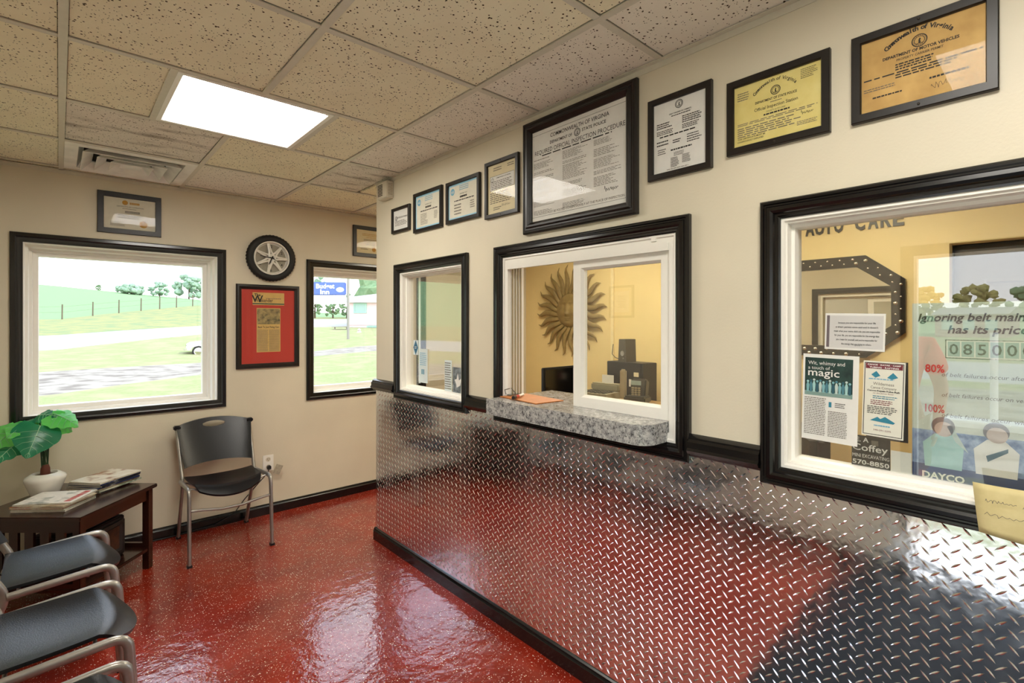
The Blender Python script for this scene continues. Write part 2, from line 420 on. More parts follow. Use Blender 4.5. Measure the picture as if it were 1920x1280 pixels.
DIFFO = emit('added_office_diffuser', (1.0, .91, .72, 1), LAMP*1.25)  # both office panels are unseen, added to fill the interior with light
troffer(1.25, .9, 'unseen square ceiling light panel added in the office behind the large window', DIFFO)
troffer(1.25, 2.6, 'unseen square ceiling light panel added in the office behind the sliding window', DIFFO)
# air vent
v = thing('air_vent', 'square white stepped air diffuser with dusty louvres in the ceiling', 'air vent', (VENT[0], VENT[1], H))
VW = plain('dusty_white_metal', 'efece4', .5, nz=.10, scale=9)
Mx = Matrix.Rotation(PI/2, 4, 'X')
def hframe(h, prof): 
    m = MB(); m.frame(-h, h, -h, h, prof); m.v = [tuple(Mx @ Vector(q)) for q in m.v]; return m
h = F2/2-.012
hframe(h, [(0, -.002), (0, .003), (.055, .003), (.085, -.05), (.083, -.05), (.052, .0)]).build('vent_flange', VW, v)
for hh in (.222, .160, .098):
    hframe(hh, [(0, .020), (.002, .022), (.052, -.028), (.050, -.030)]).build('vent_louvre', VW, v)
m = MB(); m.box(-.05, .05, -.05, .05, -.012, -.010); m.build('vent_centre', VW, v)
m = MB(); m.box(-h+.03, h-.03, -h+.03, h-.03, .044, .047); m.build('vent_throat', plain('duct_dark', '171310', .9), v)

# ------------------------------------------------------------------ casings, windows
CASE = [(0, 0), (0, .017), (.004, .021), (.010, .021), (.013, .017), (.017, .017), (.021, .023), (.031, .025), (.038, .021), (.042, .014), (.047, .014), (.050, .010), (.055, .008), (.055, 0)]
CASEB = [(0, 0), (0, .012), (.005, .018), (.022, .020), (.030, .016), (.036, .016), (.048, .011), (.055, .010), (.055, 0)]
def window(name, loc, rotz, r, case, glass, frames, depth):
    x0, x1, z0, z1 = r; t = structure(name, loc, rotz)
    MB().frame(x0, x1, z0, z1, case).build('casing', BLACK, t, smooth=30)
    i = CW
    deep = frames == 'deep'
    prof = [(i-.006, .004), (i+.004, .004), (i+.006, -.05), (i+.020, -.055), (i+.022, -.115), (i+.036, -.12), (i+.038, -.145), (i+.062, -.150), (i+.064, -.165), (i+.064, -.195), (i-.006, -.195)] if deep else \
           [(i-.006, .004), (i+.008, .004), (i+.011, -.004), (i+.015, -.004), (i+.017, -.028), (i+.026, -.030), (i+.029, -.046), (i+.029, -.075), (i-.006, -.075)]
    if deep: z0 -= .028
    MB().frame(x0, x1, z0, z1, prof).build('window_frame', VINYL, t)
    d = prof[-3][0]-.004
    yp = .176 if deep else .056
    m = MB(); m.box(x0+d, x1-d, yp, yp+.004, z0+d, z1-d); m.build('window_pane', glass, t)
    if not deep: MB().frame(x0, x1, z0, z1, [(q, -.12-o_) for q, o_ in case]).build('office_casing', BLACK, t, smooth=30)
    return t
window('window_1', (0, YB, 0), BACK, B1, CASEB, GLASS, 'deep', .2)
window('window_2', (0, YB, 0), BACK, B2, CASEB, GLASS, 'deep', .2)
window('window_3', (0, 0, 0), PART, P1, CASE, GLASSP, 'thin', .12)
window('window_5', (0, 0, 0), PART, P3, CASE, GLASSP, 'thin', .12)
# service window with sliding sash
w4 = structure('window_4', (0, 0, 0), PART); x0, x1, z0, z1 = P2; i = CW
MB().frame(x0, x1, z0, z1, [(q, -.12-o_) for q, o_ in CASE]).build('office_casing', BLACK, w4, smooth=30)
MB().frame(x0, x1, z0, z1, CASE).build('casing', BLACK, w4, smooth=30)
MB().frame(x0, x1, z0, z1, [(i-.006, .004), (i+.008, .006), (i+.012, 0), (i+.030, 0), (i+.034, -.012), (i+.034, -.10), (i-.006, -.10)]).build('window_frame', VINYL, w4)
m = MB(); m.box(x0+.086, x1-.086, -.006, .011, z1-.112, z1-.0855); m.build('head_track', VINYL, w4)
m = MB()
for yy in (.022, .040, .058, .076): m.box(x0+.085, x0+.094, yy, yy+.006, 1.1005, z1-.086)
m.build('side_track', plain('track_beige', 'a99b7c', .6), w4)
sa = MB(); xs0, xs1, zs0, zs1 = -1.392, -.940, 1.1005, z1-.100
sa.frame(xs0, xs1, zs0, zs1, [(0, -.02), (0, -.012), (.040, -.012), (.048, -.024), (.048, -.044), (0, -.044)])
sash = sa.build('sliding_sash', VINYL, w4)
m = MB(); m.box(xs0+.044, xs1-.044, .030, .034, zs0+.044, zs1-.044); m.build('sash_pane', GLASSS, sash)
m = MB(); m.box(-1.01, -.99, -.006, .0, z1-.075, z1-.05); m.build('latch', VINYL, w4)

# left glass door
d1 = structure('door_1', (XL, 0, 0), LEFT)
MB().frame(-1.30, .686, .0, 1.90, [(0, -.10), (0, .015), (.05, .015), (.06, 0), (.06, -.10)]).build('door_frame', BLACK, d1)
m = MB(); m.box(-.42, -.36, 0, .08, .05, 1.84); m.build('door_mullion', VINYL, d1)
MB().frame(-.36, .626, .05, 1.84, [(0, -.02), (0, .0), (.015, .0), (.015, -.05), (0, -.05)]).build('door_leaf', VINYL, d1)
m = MB(); m.box(-.35, .616, .03, .036, .06, 1.83); m.build('door_pane', GLASS, d1)
m = MB(); m.box(-1.24, -.42, .03, .036, .06, 1.84); m.build('added_side_pane', GLASS, d1)  # unseen sidelight, added to let more daylight into the room
# office door in the far wall
d2 = structure('door_2', (XR, 0, 0), PART)
MB().frame(-.54, .49, -.07, 1.97, [(0, 0), (0, .015), (.06, .018), (.07, .0), (.07, -.12), (0, -.12)]).build('door_frame', OFFW, d2)
dl = MB(); dl.bbox(-.47, .42, .06, .10, .01, 1.90, .004).build('door_leaf', plain('dim_door', '4a4130', .5), d2)
for zz in ((.25, .85), (1.0, 1.7)):
    m = MB(); m.frame(-.35, .30, zz[0], zz[1], [(0, -.06), (0, -.052), (.02, -.05), (.03, -.06)]); m.build('door_panel', plain('dim_door', '4a4130', .5), d2)

# rails, baseboards, plate
RAIL = [(0, 0), (.014, .0), (.018, .008), (.030, .012), (.036, .022), (.028, .03), (.028, .05), (.020, .058), (.020, .064), (.010, .07), (0, .073)]
def rail(name, ya, yb, flip=False):
    m = MB(); n = len(RAIL); vs = [(-d, y, 1.0+z) for y in (ya, yb) for d, z in RAIL]
    m.add(vs, [tuple(range(n)), tuple(range(n, 2*n))]+[(k, (k+1) % n, (k+1) % n+n, k+n) for k in range(n)])
    return m.build(name, BLACK, smooth=30, kind='structure')
rail('trim_1', 2.857, YE+.022); rail('trim_2', 1.877, 2.097); rail('trim_3', .628, .857)
def baseb(name, a, b, loc, rotz):
    m = MB(); P = [(0, 0), (.018, 0), (.018, .058), (.014, .064), (.012, .072), (.006, .077), (0, .077)]; n = len(P)
    m.add([(u, -d, z) for u in (a, b) for d, z in P], [tuple(range(n)), tuple(range(n, 2*n))]+[(k, (k+1) % n, (k+1) % n+n, k+n) for k in range(n)])
    return m.build(name, BLACK, loc=loc, rotz=rotz, smooth=30, kind='structure')
baseb('baseboard_partition', -YE-.012, -YF, (0, 0, 0), PART); baseb('baseboard_back', XL, XR, (0, YB, 0), BACK); baseb('baseboard_left', .69, YB, (XL, 0, 0), LEFT)
ec = MB(); ec.box(-.012, .13, YE, YE+.012, 0, .077); ec.build('baseboard_end', BLACK, kind='structure')

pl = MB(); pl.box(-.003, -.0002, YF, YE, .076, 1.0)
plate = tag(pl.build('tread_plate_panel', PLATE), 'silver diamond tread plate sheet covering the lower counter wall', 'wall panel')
lg = MB(); dy, dz = .0385, .0342
rr = random.Random(3)
def lug(cy, cz, ang):
    L, W, hgt = .0140, .0027, .0018
    ca, sa_ = math.cos(ang), math.sin(ang); pts = []
    for a, b, o in ((-L, 0, 0), (-L*.45, W*.8, 0), (0, W, 0), (L*.45, W*.8, 0), (L, 0, 0), (L*.45, -W*.8, 0), (0, -W, 0), (-L*.45, -W*.8, 0), (-L*.5, 0, hgt*.85), (0, 0, hgt), (L*.5, 0, hgt*.85)):
        pts.append((-.003-o, cy+a*ca-b*sa_, cz+a*sa_+b*ca))
    lg.add(pts, [(0, 1, 8), (1, 2, 9, 8), (2, 3, 10, 9), (3, 4, 10), (4, 5, 10), (5, 6, 9, 10), (6, 7, 8, 9), (7, 0, 8)])
for i in range(-44, 82):
    for j in range(0, 28):
        y, z = .819+dy*i, .989-dz*j
        for yy, zz, an in ((y, z, math.radians(47)), (y+dy/2+.001, z-dz/2, math.radians(-40))):
            if YF+.02 < yy < YE-.012 and .09 < zz < .992: lug(yy, zz, an)
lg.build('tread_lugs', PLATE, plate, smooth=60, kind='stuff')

dm = thing('entrance_mat', 'dark charcoal entrance mat on the red floor before the glass door', 'mat', (-1.15, -.10, 0))
MATM = plain('charcoal_carpet', '1d2126', .95, nz=.3, scale=200, bmp=.5)
m = MB(); m.bbox(-.85, .80, -.95, .96, .0005, .010, .003); m.build('carpet', MATM, dm)
m = MB(); M_ = Matrix.Rotation(-PI/2, 4, 'X'); m.frame(-.88, .83, -.98, .99, [(0, 0), (0, .003), (.02, .009), (.035, .009), (.035, 0)]); m.v = [(x, z, -y+.0005) for x, y, z in m.v]; m.build('rubber_edge', PLASTIC_S, dm)

# ------------------------------------------------------------------ service counter and what lies on it
def rounded(x0, x1, y0, y1, r, n=8):
    """outline with a rounded corner at (x0, y0)"""
    return [(x1, y1), (x0, y1)] + [(x0+r-r*math.cos(a), y0+r-r*math.sin(a)) for a in [k*PI/2/n for k in range(n+1)]] + [(x1, y0)]
m = MB(); m.zprism(rounded(-.133, .30, .947, 1.79, .06), 1.030, 1.100)
tag(m.build('service_counter', COUNTER, smooth=40), 'grey speckled laminate shelf with a rounded corner under the sliding window', 'counter')
CT = 1.1005
m = MB(); m.bbox(-.075, .06, 1.48, 1.74, CT, CT+.004, .001)
M = Matrix.Rotation(math.radians(-6), 4, 'Z')
cl = thing('clipboard', 'brown clipboard with a metal clip lying on the grey counter shelf', 'clipboard', (0, 1.66, CT))
b_ = MB(); b_.bbox(-.068, .09, -.15, .12, 0, .004, .001, M); b_.build('board', plain('brown_hardboard', 'b06a2c', .5, nz=.15), cl)
c_ = MB(); c_.bbox(-.03, .04, .085, .118, .004, .010, .002, M); c_.tube([(-.03, .11, .012), (-.02, .13, .03), (.02, .13, .035), (.03, .11, .012)], .0025, 6); c_.build('clip', plain('steel', '9a9a98', .25, metal=1), cl)
pn = thing('pen', 'white and red marker pen lying on the brown clipboard', 'pen', (-.03, 1.685, CT+.0128), rot=(0, 0, math.radians(205)))
def seg(a, b, r, mat, nm, par): MB().tube([(a, 0, 0), (b, 0, 0)], r, 12).build(nm, mat, par, smooth=40)
seg(-.06, .0, .006, plain('white_plastic', 'e8e5e0', .35), 'barrel', pn); seg(.0, .035, .0068, plain('red_plastic', 'b3241c', .35), 'grip', pn); seg(.035, .06, .008, PLASTIC_S, 'cap', pn)

# ------------------------------------------------------------------ framed papers
INK = plain('black_ink', '2a2723', .7); GREY = plain('grey_ink', '6d665c', .8); GOLD = plain('gold_ink', 'b98a35', .6); BLUEI = plain('blue_ink', '6fa9c4', .7)
def doc(label, loc, rotz, wd, ht, paper, items, fw=.020, fprof=None, mat=None, matw=0, fmat=None, clips=True, name='framed_certificate', cat='framed certificate', group=None, noframe=False, thick=.002, roll=0):
    t = thing(name, label, cat, loc, rotz, group); layers = {}
    if roll: t.rotation_euler = Matrix.Rotation(rotz, 3, 'Z').to_4x4().to_euler() if False else (Matrix.Rotation(rotz, 4, 'Z') @ Matrix.Rotation(roll, 4, 'Y')).to_euler()
    if noframe:
        pw, ph, yp = wd, ht, -thick
        m = MB(); m.box(-wd/2, wd/2, -thick, 0, -ht/2, ht/2); m.build('paper', paper, t)
    else:
        pr = fprof or [(0, 0), (0, .014), (.002, .016), (fw-.002, .016), (fw, .012), (fw, 0)]
        MB().frame(-wd/2, wd/2, -ht/2, ht/2, pr).build('frame', fmat or BLACKF, t, smooth=25)
        f = pr[-1][0]; pw, ph, yp = wd-2*f, ht-2*f, -.006
        m = MB(); m.box(-pw/2-.002, pw/2+.002, -.006, -.002, -ph/2-.002, ph/2+.002); m.build('backing_paper' if not mat else 'mat_board', mat or paper, t)
        if mat and matw:
            m = MB(); m.box(-pw/2+matw, pw/2-matw, -.0068, -.006, -ph/2+matw, ph/2-matw); m.build('paper', paper, t)
            pw, ph, yp = pw-2*matw, ph-2*matw, -.0068
        m = MB(); m.box(-wd/2+f-.001, wd/2-f+.001, -.0100, -.0085, -ht/2+f-.001, ht/2-f+.001); m.build('glass', GLASSF, t)
        if clips:
            for zz in (-ht/2+f*.45, ht/2-f*.45):
                m = MB(); m.lathe([(.003, 0), (.003, .002), (.0015, .003)], 10, Matrix.Rotation(PI/2, 4, 'X'), (0, -.016, zz)); m.build('screw', plain('dark_screw', '3a332c', .4, metal=.6), t)
    y = yp-.0006; r = random.Random(label)
    def L(mat, k=0): return layers.setdefault((mat.name, k), (MB(), mat))[0]
    for it in items:
        k, a = it[0], it[1:]
        o = it[-1] if isinstance(it[-1], dict) else {}
        mt = o.get('m', INK); yy = y-.0003*o.get('k', 0)
        if k == 't': txt(L(mt, o.get('k', 0)), a[0], a[1]*pw, a[2]*ph, a[3]*ph, yy, width=(o['w']*pw if 'w' in o else None), bold=o.get('b', 0), shear=o.get('i', 0), align=o.get('al', 'c'))
        elif k == 'l': dashes(L(mt, o.get('k', 0)), a[0]*pw, a[1]*pw, a[2]*ph, a[3]*ph, a[4], yy, o.get('f', .42), o.get('rg', .25), r)
        elif k == 's': seal(L(mt), a[0]*pw, a[1]*ph, a[2]*ph, yy)
        elif k == 'd': disc(L(mt, o.get('k', 0)), a[0]*pw, a[1]*ph, a[2]*ph, yy, 24)
        elif k == 'sig': scrawl(L(mt), a[0]*pw, a[1]*ph, a[2]*pw, a[3]*ph, yy, len(label), .004*ph)
        elif k == 'r': L(mt, o.get('k', 0)).quad((a[0]*pw, yy, a[2]*ph), (a[1]*pw, yy, a[2]*ph), (a[1]*pw, yy, a[3]*ph), (a[0]*pw, yy, a[3]*ph))
        elif k == 'arc': arctext(L(mt), a[0], a[1]*pw, a[2]*ph, a[3]*pw, a[4], a[5]*ph, yy, o.get('b', 0), o.get('xs', 1))
        elif k == 'poly': L(mt, o.get('k', 0)).add([(p*pw, yy, q*ph) for p, q in a[0]], [tuple(range(len(a[0])))])
        elif k == 'box':
            x_0, x_1, z_0, z_1, th = a[:5]
            for q in ((x_0, x_1, z_0, z_0+th), (x_0, x_1, z_1-th, z_1), (x_0, x_0+th*ph/pw, z_0, z_1), (x_1-th*ph/pw, x_1, z_0, z_1)):
                L(mt).quad((q[0]*pw, yy, q[2]*ph), (q[1]*pw, yy, q[2]*ph), (q[1]*pw, yy, q[3]*ph), (q[0]*pw, yy, q[3]*ph))
    names = {'black_ink': 'print', 'grey_ink': 'fine_print'}
    for (nm, kk), (mb, mt) in layers.items():
        mb.build(names.get(nm, 'print'), mt, t, kind='stuff')
    return t
def on_part(y0, y1, z0, z1): return ((-.0005, (y0+y1)/2, (z0+z1)/2), PART, abs(y1-y0), z1-z0)
def on_back(x0, x1, z0, z1): return (((x0+x1)/2, YB-.0005, (z0+z1)/2), BACK, x1-x0, z1-z0)
WHITEP = plain('white_paper', 'e2e0da', .7, nz=.02); IVORY = plain('ivory_paper', 'dccfa9', .7, nz=.05, scale=12); CREAMP = plain('cream_paper', 'd8d1b8', .7, nz=.03)
def m_parch(n, a, b_, sc_=14):
    m, nt, b = base(n); co = coords(nt); nt.links.new(ramp(nt, noise(nt, co, sc_, 6, .6), [(.3, lin(a)), (.7, lin(b_))]), b.inputs['Base Color']); setin(b, Roughness=.7); return m
PARCH = m_parch('tan_parchment', 'b08a4c', 'd0ab68'); YELL = m_parch('yellow_certificate', 'd5c372', 'e0d188'); PALE = plain('pale_cert', 'd9d4c2', .7, nz=.03)
LBLUE = plain('light_blue_border', '8fc0d6', .7)
# along the counter wall, from the corner towards the camera
doc('tiny black framed certificate, smallest of the row, next to the wall corner', *on_part(2.673, 2.892, 2.010, 2.167), WHITEP,
    [('s', -.32, .1, .12), ('t', 'CERTIFICATE OF TRAINING', .08, .08, .11, {'w': .7, 'b': .01}), ('l', -.4, .4, -.3, -.02, 4, {'m': GREY})], fw=.018)
for yy, zz, lab, n1 in (((2.329, 2.627), (1.979, 2.211), 'framed certificate with light blue border, second from the wall corner', 8), ((1.993, 2.288), (1.981, 2.206), 'framed certificate with light blue border and few lines, third from the wall corner', 4)):
    doc(lab, *on_part(*yy, *zz), PALE, [('box', -.5, .5, -.5, .5, .045, {'m': LBLUE}), ('d', -.36, .30, .10, {'m': BLUEI}), ('t', 'ASE', -.36, .265, .09, {'m': PALE, 'k': 1, 'b': .02}),
        ('l', -.12, .2, .28, .44, 3, {'m': BLUEI, 'rg': .1}), ('t', 'CERTIFIES THAT', .02, .17, .05, {}), ('l', -.1, .14, .06, .15, 1, {'f': .6, 'rg': 0}), ('l', -.3, .38, -.02, .05, 1, {'rg': 0}), ('l', -.3, .0, -.4, -.06, n1, {'m': GREY, 'rg': .3}), ('l', .25, .4, -.3, -.06, n1, {'m': GREY})], fw=.020)
doc('framed ivory permit with a ruled white form, just left of the big poster frame', *on_part(1.705, 1.950, 1.957, 2.234), IVORY,
    [('r', -.42, .44, -.02, .27, {'m': WHITEP}), ('box', -.42, .44, -.02, .27, .008, {}), ('s', -.34, .19, .05), ('t', 'COMMONWEALTH OF VIRGINIA', .06, .21, .03, {'k': 1, 'b': .02}), ('l', -.38, .4, .0, .17, 5, {'m': GREY, 'k': 1}), ('l', -.3, .05, .36, .45, 2, {'m': GREY}), ('l', .2, .44, .38, .46, 2, {'m': GREY}), ('l', -.42, .42, -.30, -.06, 6, {'m': GREY}), ('sig', .15, -.36, .3, .05), ('l', -.3, .0, -.44, -.36, 2, {'m': GREY})], fw=.020)
big = [('r', -.5, .5, .455, .458, {}), ('t', 'COMMONWEALTH OF VIRGINIA', .03, .385, .060, {'w': .62, 'b': .008}), ('t', 'DEPARTMENT OF', -.16, .315, .045, {'w': .25, 'b': .012}), ('s', .02, .335, .042), ('t', 'STATE POLICE', .19, .325, .045, {'w': .24, 'b': .012}),
       ('t', 'REQUIRED OFFICIAL INSPECTION PROCEDURE', .010, .235, .068, {'w': .955}), ('l', -.38, .38, .205, .225, 1, {'f': .6, 'rg': .05}), ('t', 'THIS NOTICE MUST BE POSTED CONSPICUOUSLY AT THE PLACE OF INSPECTION', 0, -.435, .034, {'w': .96, 'm': GREY}), ('r', -.5, .5, -.455, -.452, {}), ('sig', .36, -.33, .13, .05)]
for cx, blocks in ((-.36, ((.17, .19, 1), (.08, .15, 6), (.02, .05, 2), (-.04, -.01, 2), (-.16, -.06, 7), (-.24, -.18, 5), (-.34, -.27, 6), (-.41, -.38, 3))), (-.02, ((.10, .19, 7), (.05, .08, 2), (-.12, .04, 13), (-.19, -.15, 3), (-.30, -.22, 6), (-.42, -.36, 8))), (.31, ((.13, .19, 5), (.02, .10, 5), (-.10, .0, 8), (-.16, -.12, 3), (-.28, -.18, 7)))):
    for a, b, n in blocks:
        if b - a > 0: big.append(('l', cx-.12, cx+.15, a, b, n, {'m': GREY, 'f': .34, 'rg': .45}))
BIGP = [(0, 0), (0, .016), (.004, .022), (.012, .024), (.016, .020), (.022, .020), (.028, .028), (.036, .028), (.042, .020), (.047, .016), (.050, .011), (.050, 0)]
doc('large black moulded frame holding the white inspection procedure poster', *on_part(1.063, 1.667, 1.845, 2.342), WHITEP, big, fprof=BIGP, name='framed_poster', cat='framed poster')
doc('framed white certificate in narrow upright format right of the big poster', *on_part(.781, 1.018, 1.950, 2.236), WHITEP,
    [('s', 0, .42, .06), ('t', 'DIRECT INQUIRIES OR COMMENTS', .02, .30, .025, {'b': .02, 'w': .42}), ('l', -.15, .22, .265, .285, 1, {'f': .6, 'rg': 0}), ('l', -.44, -.12, .13, .22, 3, {'f': .5}), ('l', .06, .42, .13, .24, 4, {'f': .5}), ('l', -.44, -.12, .04, .11, 3, {'f': .5}), ('l', .06, .38, .05, .12, 3, {'f': .5}), ('l', -.38, .3, .0, .03, 1, {'f': .6, 'rg': 0}),
     ('l', -.44, -.2, -.12, -.03, 2, {'f': .4}), ('l', -.12, .05, -.12, -.06, 2, {'f': .5}), ('l', .15, .42, -.16, -.03, 4, {'f': .4}), ('l', -.42, -.25, -.24, -.15, 3, {'f': .4}), ('l', -.16, .24, -.22, -.19, 1, {'f': .7, 'rg': 0}), ('l', -.1, .12, -.3, -.24, 3, {'f': .4}), ('l', -.16, -.0, -.45, -.31, 7, {'f': .5}), ('l', .06, .22, -.42, -.30, 7, {'f': .5}), ('l', -.24, .24, -.48, -.46, 1, {'m': GREY})], fw=.021)
doc('framed yellow inspection station certificate, second from the right end', *on_part(.444, .731, 1.970, 2.200), YELL,
    [('arc', 'Commonwealth of Virginia', -.01, .42, .29, 1.75, .075, {'b': .01}), ('s', 0, .27, .075), ('t', 'DEPARTMENT OF STATE POLICE', 0, .13, .055, {'w': .48, 'b': .015}), ('l', -.06, .08, .085, .11, 1, {'m': GREY}), ('t', 'Official Inspection Station', 0, .01, .075, {'w': .5, 'b': .005}), ('t', 'COUNTY AUTO CARE', 0, -.05, .036, {'w': .22, 'i': .2}), ('l', -.14, .16, -.10, -.06, 1, {'f': .6, 'rg': 0}), ('l', -.46, .46, -.17, -.12, 2, {'m': GREY, 'rg': .1}),
     ('l', -.46, .3, -.36, -.19, 5, {'m': GREY, 'rg': .2}), ('t', 'THIS CERTIFICATE MUST BE', -.46, -.39, .035, {'al': 'l', 'w': .34, 'b': .02}), ('t', 'CONSPICUOUSLY DISPLAYED', -.46, -.435, .035, {'al': 'l', 'w': .32, 'b': .02}), ('sig', .35, -.22, .13, .06), ('l', .24, .46, -.40, -.33, 3, {'m': GREY}), ('l', -.46, -.3, .25, .4, 4, {'m': GREY, 'rg': .4}), ('l', .28, .46, .3, .46, 6, {'f': .3, 'rg': .3})], fw=.022)
doc('framed tan parchment permit, the rightmost and nearest on the counter wall', *on_part(.110, .394, 1.972, 2.200), PARCH,
    [('arc', 'Commonwealth of Virginia', -.01, .44, .42, 1.45, .085, {'b': .035, 'xs': .9}), ('s', 0, .30, .085), ('t', 'DEPARTMENT OF MOTOR VEHICLES', .0, .17, .055, {'w': .62, 'b': .035}), ('t', 'PROPERTY CARRIER PERMIT', .0, .11, .045, {'w': .38, 'b': .01}), ('l', -.2, .12, -.02, .08, 3, {'f': .55, 'rg': .1}), ('l', -.48, .48, -.06, -.03, 1, {'f': .6, 'rg': 0}), ('l', -.2, .3, -.13, -.06, 2, {'f': .5}), ('l', -.48, -.2, -.22, -.16, 2, {'m': GREY}), ('l', -.4, -.12, -.33, -.29, 1, {'f': .5}), ('l', .08, .38, -.27, -.22, 1, {'f': .5, 'rg': 0}), ('sig', .22, -.36, .26, .10)], fw=.022)
# back wall
doc('black framed certificate of completion hanging above the left window', *on_back(-1.406, -1.075, 2.018, 2.280), PALE,
    [('d', -.10, .36, .075, {'m': GOLD}), ('l', -.01, .18, .30, .40, 1, {'m': GOLD, 'f': .7, 'rg': 0}), ('t', 'CERTIFICATE OF COMPLETION', 0, .21, .055, {'w': .52}), ('l', -.15, .14, .15, .18, 1, {}), ('l', -.1, .2, .02, .1, 2, {'f': .6, 'rg': .1}), ('poly', [(-.32, -.34), (.5, -.28), (.5, -.05), (-.26, .0)], {'m': WHITEP}), ('l', -.24, .26, -.16, -.03, 3, {'k': 1, 'f': .5}), ('l', -.38, -.1, -.42, -.26, 4, {'m': GREY, 'k': 1}), ('d', .26, -.30, .11, {'m': GOLD, 'k': 2})], fw=.032)  # slanted white polygon is a window reflection painted onto the sheet
doc('black framed certificate above the right window, half hidden by the counter wall', *on_back(.270, .600, 2.017, 2.281), IVORY,
    [('l', -.3, .3, .24, .36, 2, {'m': GOLD}), ('t', 'CERTIFICATE', 0, .16, .08, {'m': GOLD}), ('l', -.25, .3, -.15, .12, 5, {'m': GREY}), ('l', -.36, -.1, -.36, -.25, 2, {'m': GREY}), ('d', .1, -.32, .09, {'m': GOLD})], fw=.032)
REDM = plain('red_mat', 'b53427', .6, nz=.03); NEWS = plain('newsprint', 'c9a865', .8, nz=.06, scale=20)
t = doc('black framed newspaper clipping on a red mat, under the tyre clock', *on_back(-.624, -.176, 1.108, 1.734), REDM,
    [('r', -.30, .30, .29, .46, {'m': NEWS}), ('t', 'The', -.21, .41, .05, {'k': 1, 'b': .03}), ('t', 'Weekender', -.27, .33, .075, {'k': 1, 'al': 'l', 'w': .35, 'b': .01}), ('t', 'W', -.21, .33, .13, {'k': 1, 'b': .02}), ('r', -.30, .30, .30, .315, {'k': 1, 'm': plain('dark_green_ink', '1f4a3f', .7)}), ('l', -.05, .25, .37, .39, 1, {'m': GREY, 'k': 1}),
     ('r', -.225, .225, -.35, .25, {'m': NEWS}), ('r', -.215, .215, .03, .24, {'m': m_parch('press_photo', '2b2f26', 'b7a26d', 30), 'k': 1}), ('t', 'Back To Just Fixing Cars', 0, -.02, .034, {'k': 1, 'w': .40, 'b': .02}), ('l', -.21, -.01, -.34, -.04, 24, {'m': GREY, 'k': 1, 'rg': .05}), ('l', .01, .21, -.34, -.04, 24, {'m': GREY, 'k': 1, 'rg': .05})], fw=.036,
    fprof=[(0, 0), (0, .014), (.006, .022), (.018, .024), (.028, .016), (.036, .012), (.036, 0)], name='framed_clipping', cat='framed clipping')
doc('framed print on the left wall above the row of chairs', (XL+.0005, 2.66, 1.635), LEFT, .26, .285, WHITEP,
    [('l', -.3, .3, -.3, .3, 9, {'m': GREY})], fw=.02, mat=IVORY, matw=.03)

# tyre clock
ck = thing('wall_clock', 'round wall clock shaped like a car tyre with silver alloy rim', 'clock', (-.386, YB-.0005, 1.937))
MXp = Matrix.Rotation(PI/2, 4, 'X')
m = MB(); m.lathe([(.168, 0), (.173, .012), (.173, .034), (.166, .046), (.150, .052), (.133, .048), (.128, .040), (.128, .008), (.10, .004)], 48, MXp, loop=True); m.build('tyre', plain('tyre_rubber', '141312', .6, nz=.15), ck, smooth=40)
m = MB()
for k in range(44):
    a = 2*PI*k/44; R_ = Matrix.Rotation(a, 4, 'Y'); m.box(.1715, .1755, -.036, -.010, -.007, .001, R_ @ Matrix.Rotation(.35, 4, 'X'))
m.build('tread_blocks', plain('tyre_rubber', '141312', .6), ck, kind='stuff')
RIM = plain('alloy_silver', 'e6e3da', .35, metal=.05, nz=.03)
m = MB(); m.lathe([(.128, .040), (.126, .044), (.120, .044), (.116, .036), (.112, .014), (.108, .014), (.108, .0125), (.1285, .0125)], 48, MXp, loop=True); m.build('rim', RIM, ck, smooth=40)
m = MB(); m.lathe([(.112, .008), (.112, .012), (.001, .012)], 40, MXp); m.build('dial', plain('dial_grey', '9a9484', .5), ck)
m = MB()
for k in range(7):
    a = 2*PI*k/7+.22
    for s in (-1, 1):
        R_ = Matrix.Rotation(-a, 4, 'Y')
        pts = [R_ @ Vector((s*.016, -.034, .014)), R_ @ Vector((s*.007, -.033, .05)), R_ @ Vector((s*.0035, -.026, .112))]
        m.tube(pts, [.0085, .0075, .0065], 8)
m.lathe([(.026, .02), (.026, .034), (.018, .038), (.001, .038)], 20, MXp); m.build('spokes', RIM, ck, smooth=40)
m = MB()
for k in range(1, 13):
    a = 2*PI*k/12
    if k % 2 == 0:
        m = MB(); txt(m, str(k), .090*math.sin(a), .090*math.cos(a)-.009, .027, -.0130, bold=.02); m.build('numeral', INK, ck)
for nm, ang, L_, wd_ in (('hour_hand', 205, .055, .006), ('minute_hand', 278, .085, .005), ('second_hand', 120, .07, .002)):
    m = MB(); m.prism([(-wd_, -.015), (wd_, -.015), (wd_*.4, L_), (-wd_*.4, L_)], -.043, -.041, Matrix.Rotation(math.radians(ang), 4, 'Y')); m.build(nm, INK, ck)

# siren box on the counter wall
sb = thing('chime_box', 'small beige louvred box high on the counter wall by the corner', 'alarm box', (0, 2.95, 2.295), PART)
BEI = plain('beige_plastic', 'd2c9b5', .5, nz=.03)
m = MB(); m.bbox(-.063, .063, -.048, -.0005, -.055, .053, .004); m.build('housing', BEI, sb)
m = MB()
for k in range(8): m.box(-.055, .005, -.0500, -.0478, -.035+k*.0095, -.031+k*.0095)
m.build('louvre_slots', plain('slot_dark', '2b2621', .8), sb)
m = MB()
for k in range(8): m.box(.0628, .0640, -.040, -.010, -.035+k*.0095, -.032+k*.0095)
m.build('side_slots', plain('slot_tan', '8f8268', .8), sb)

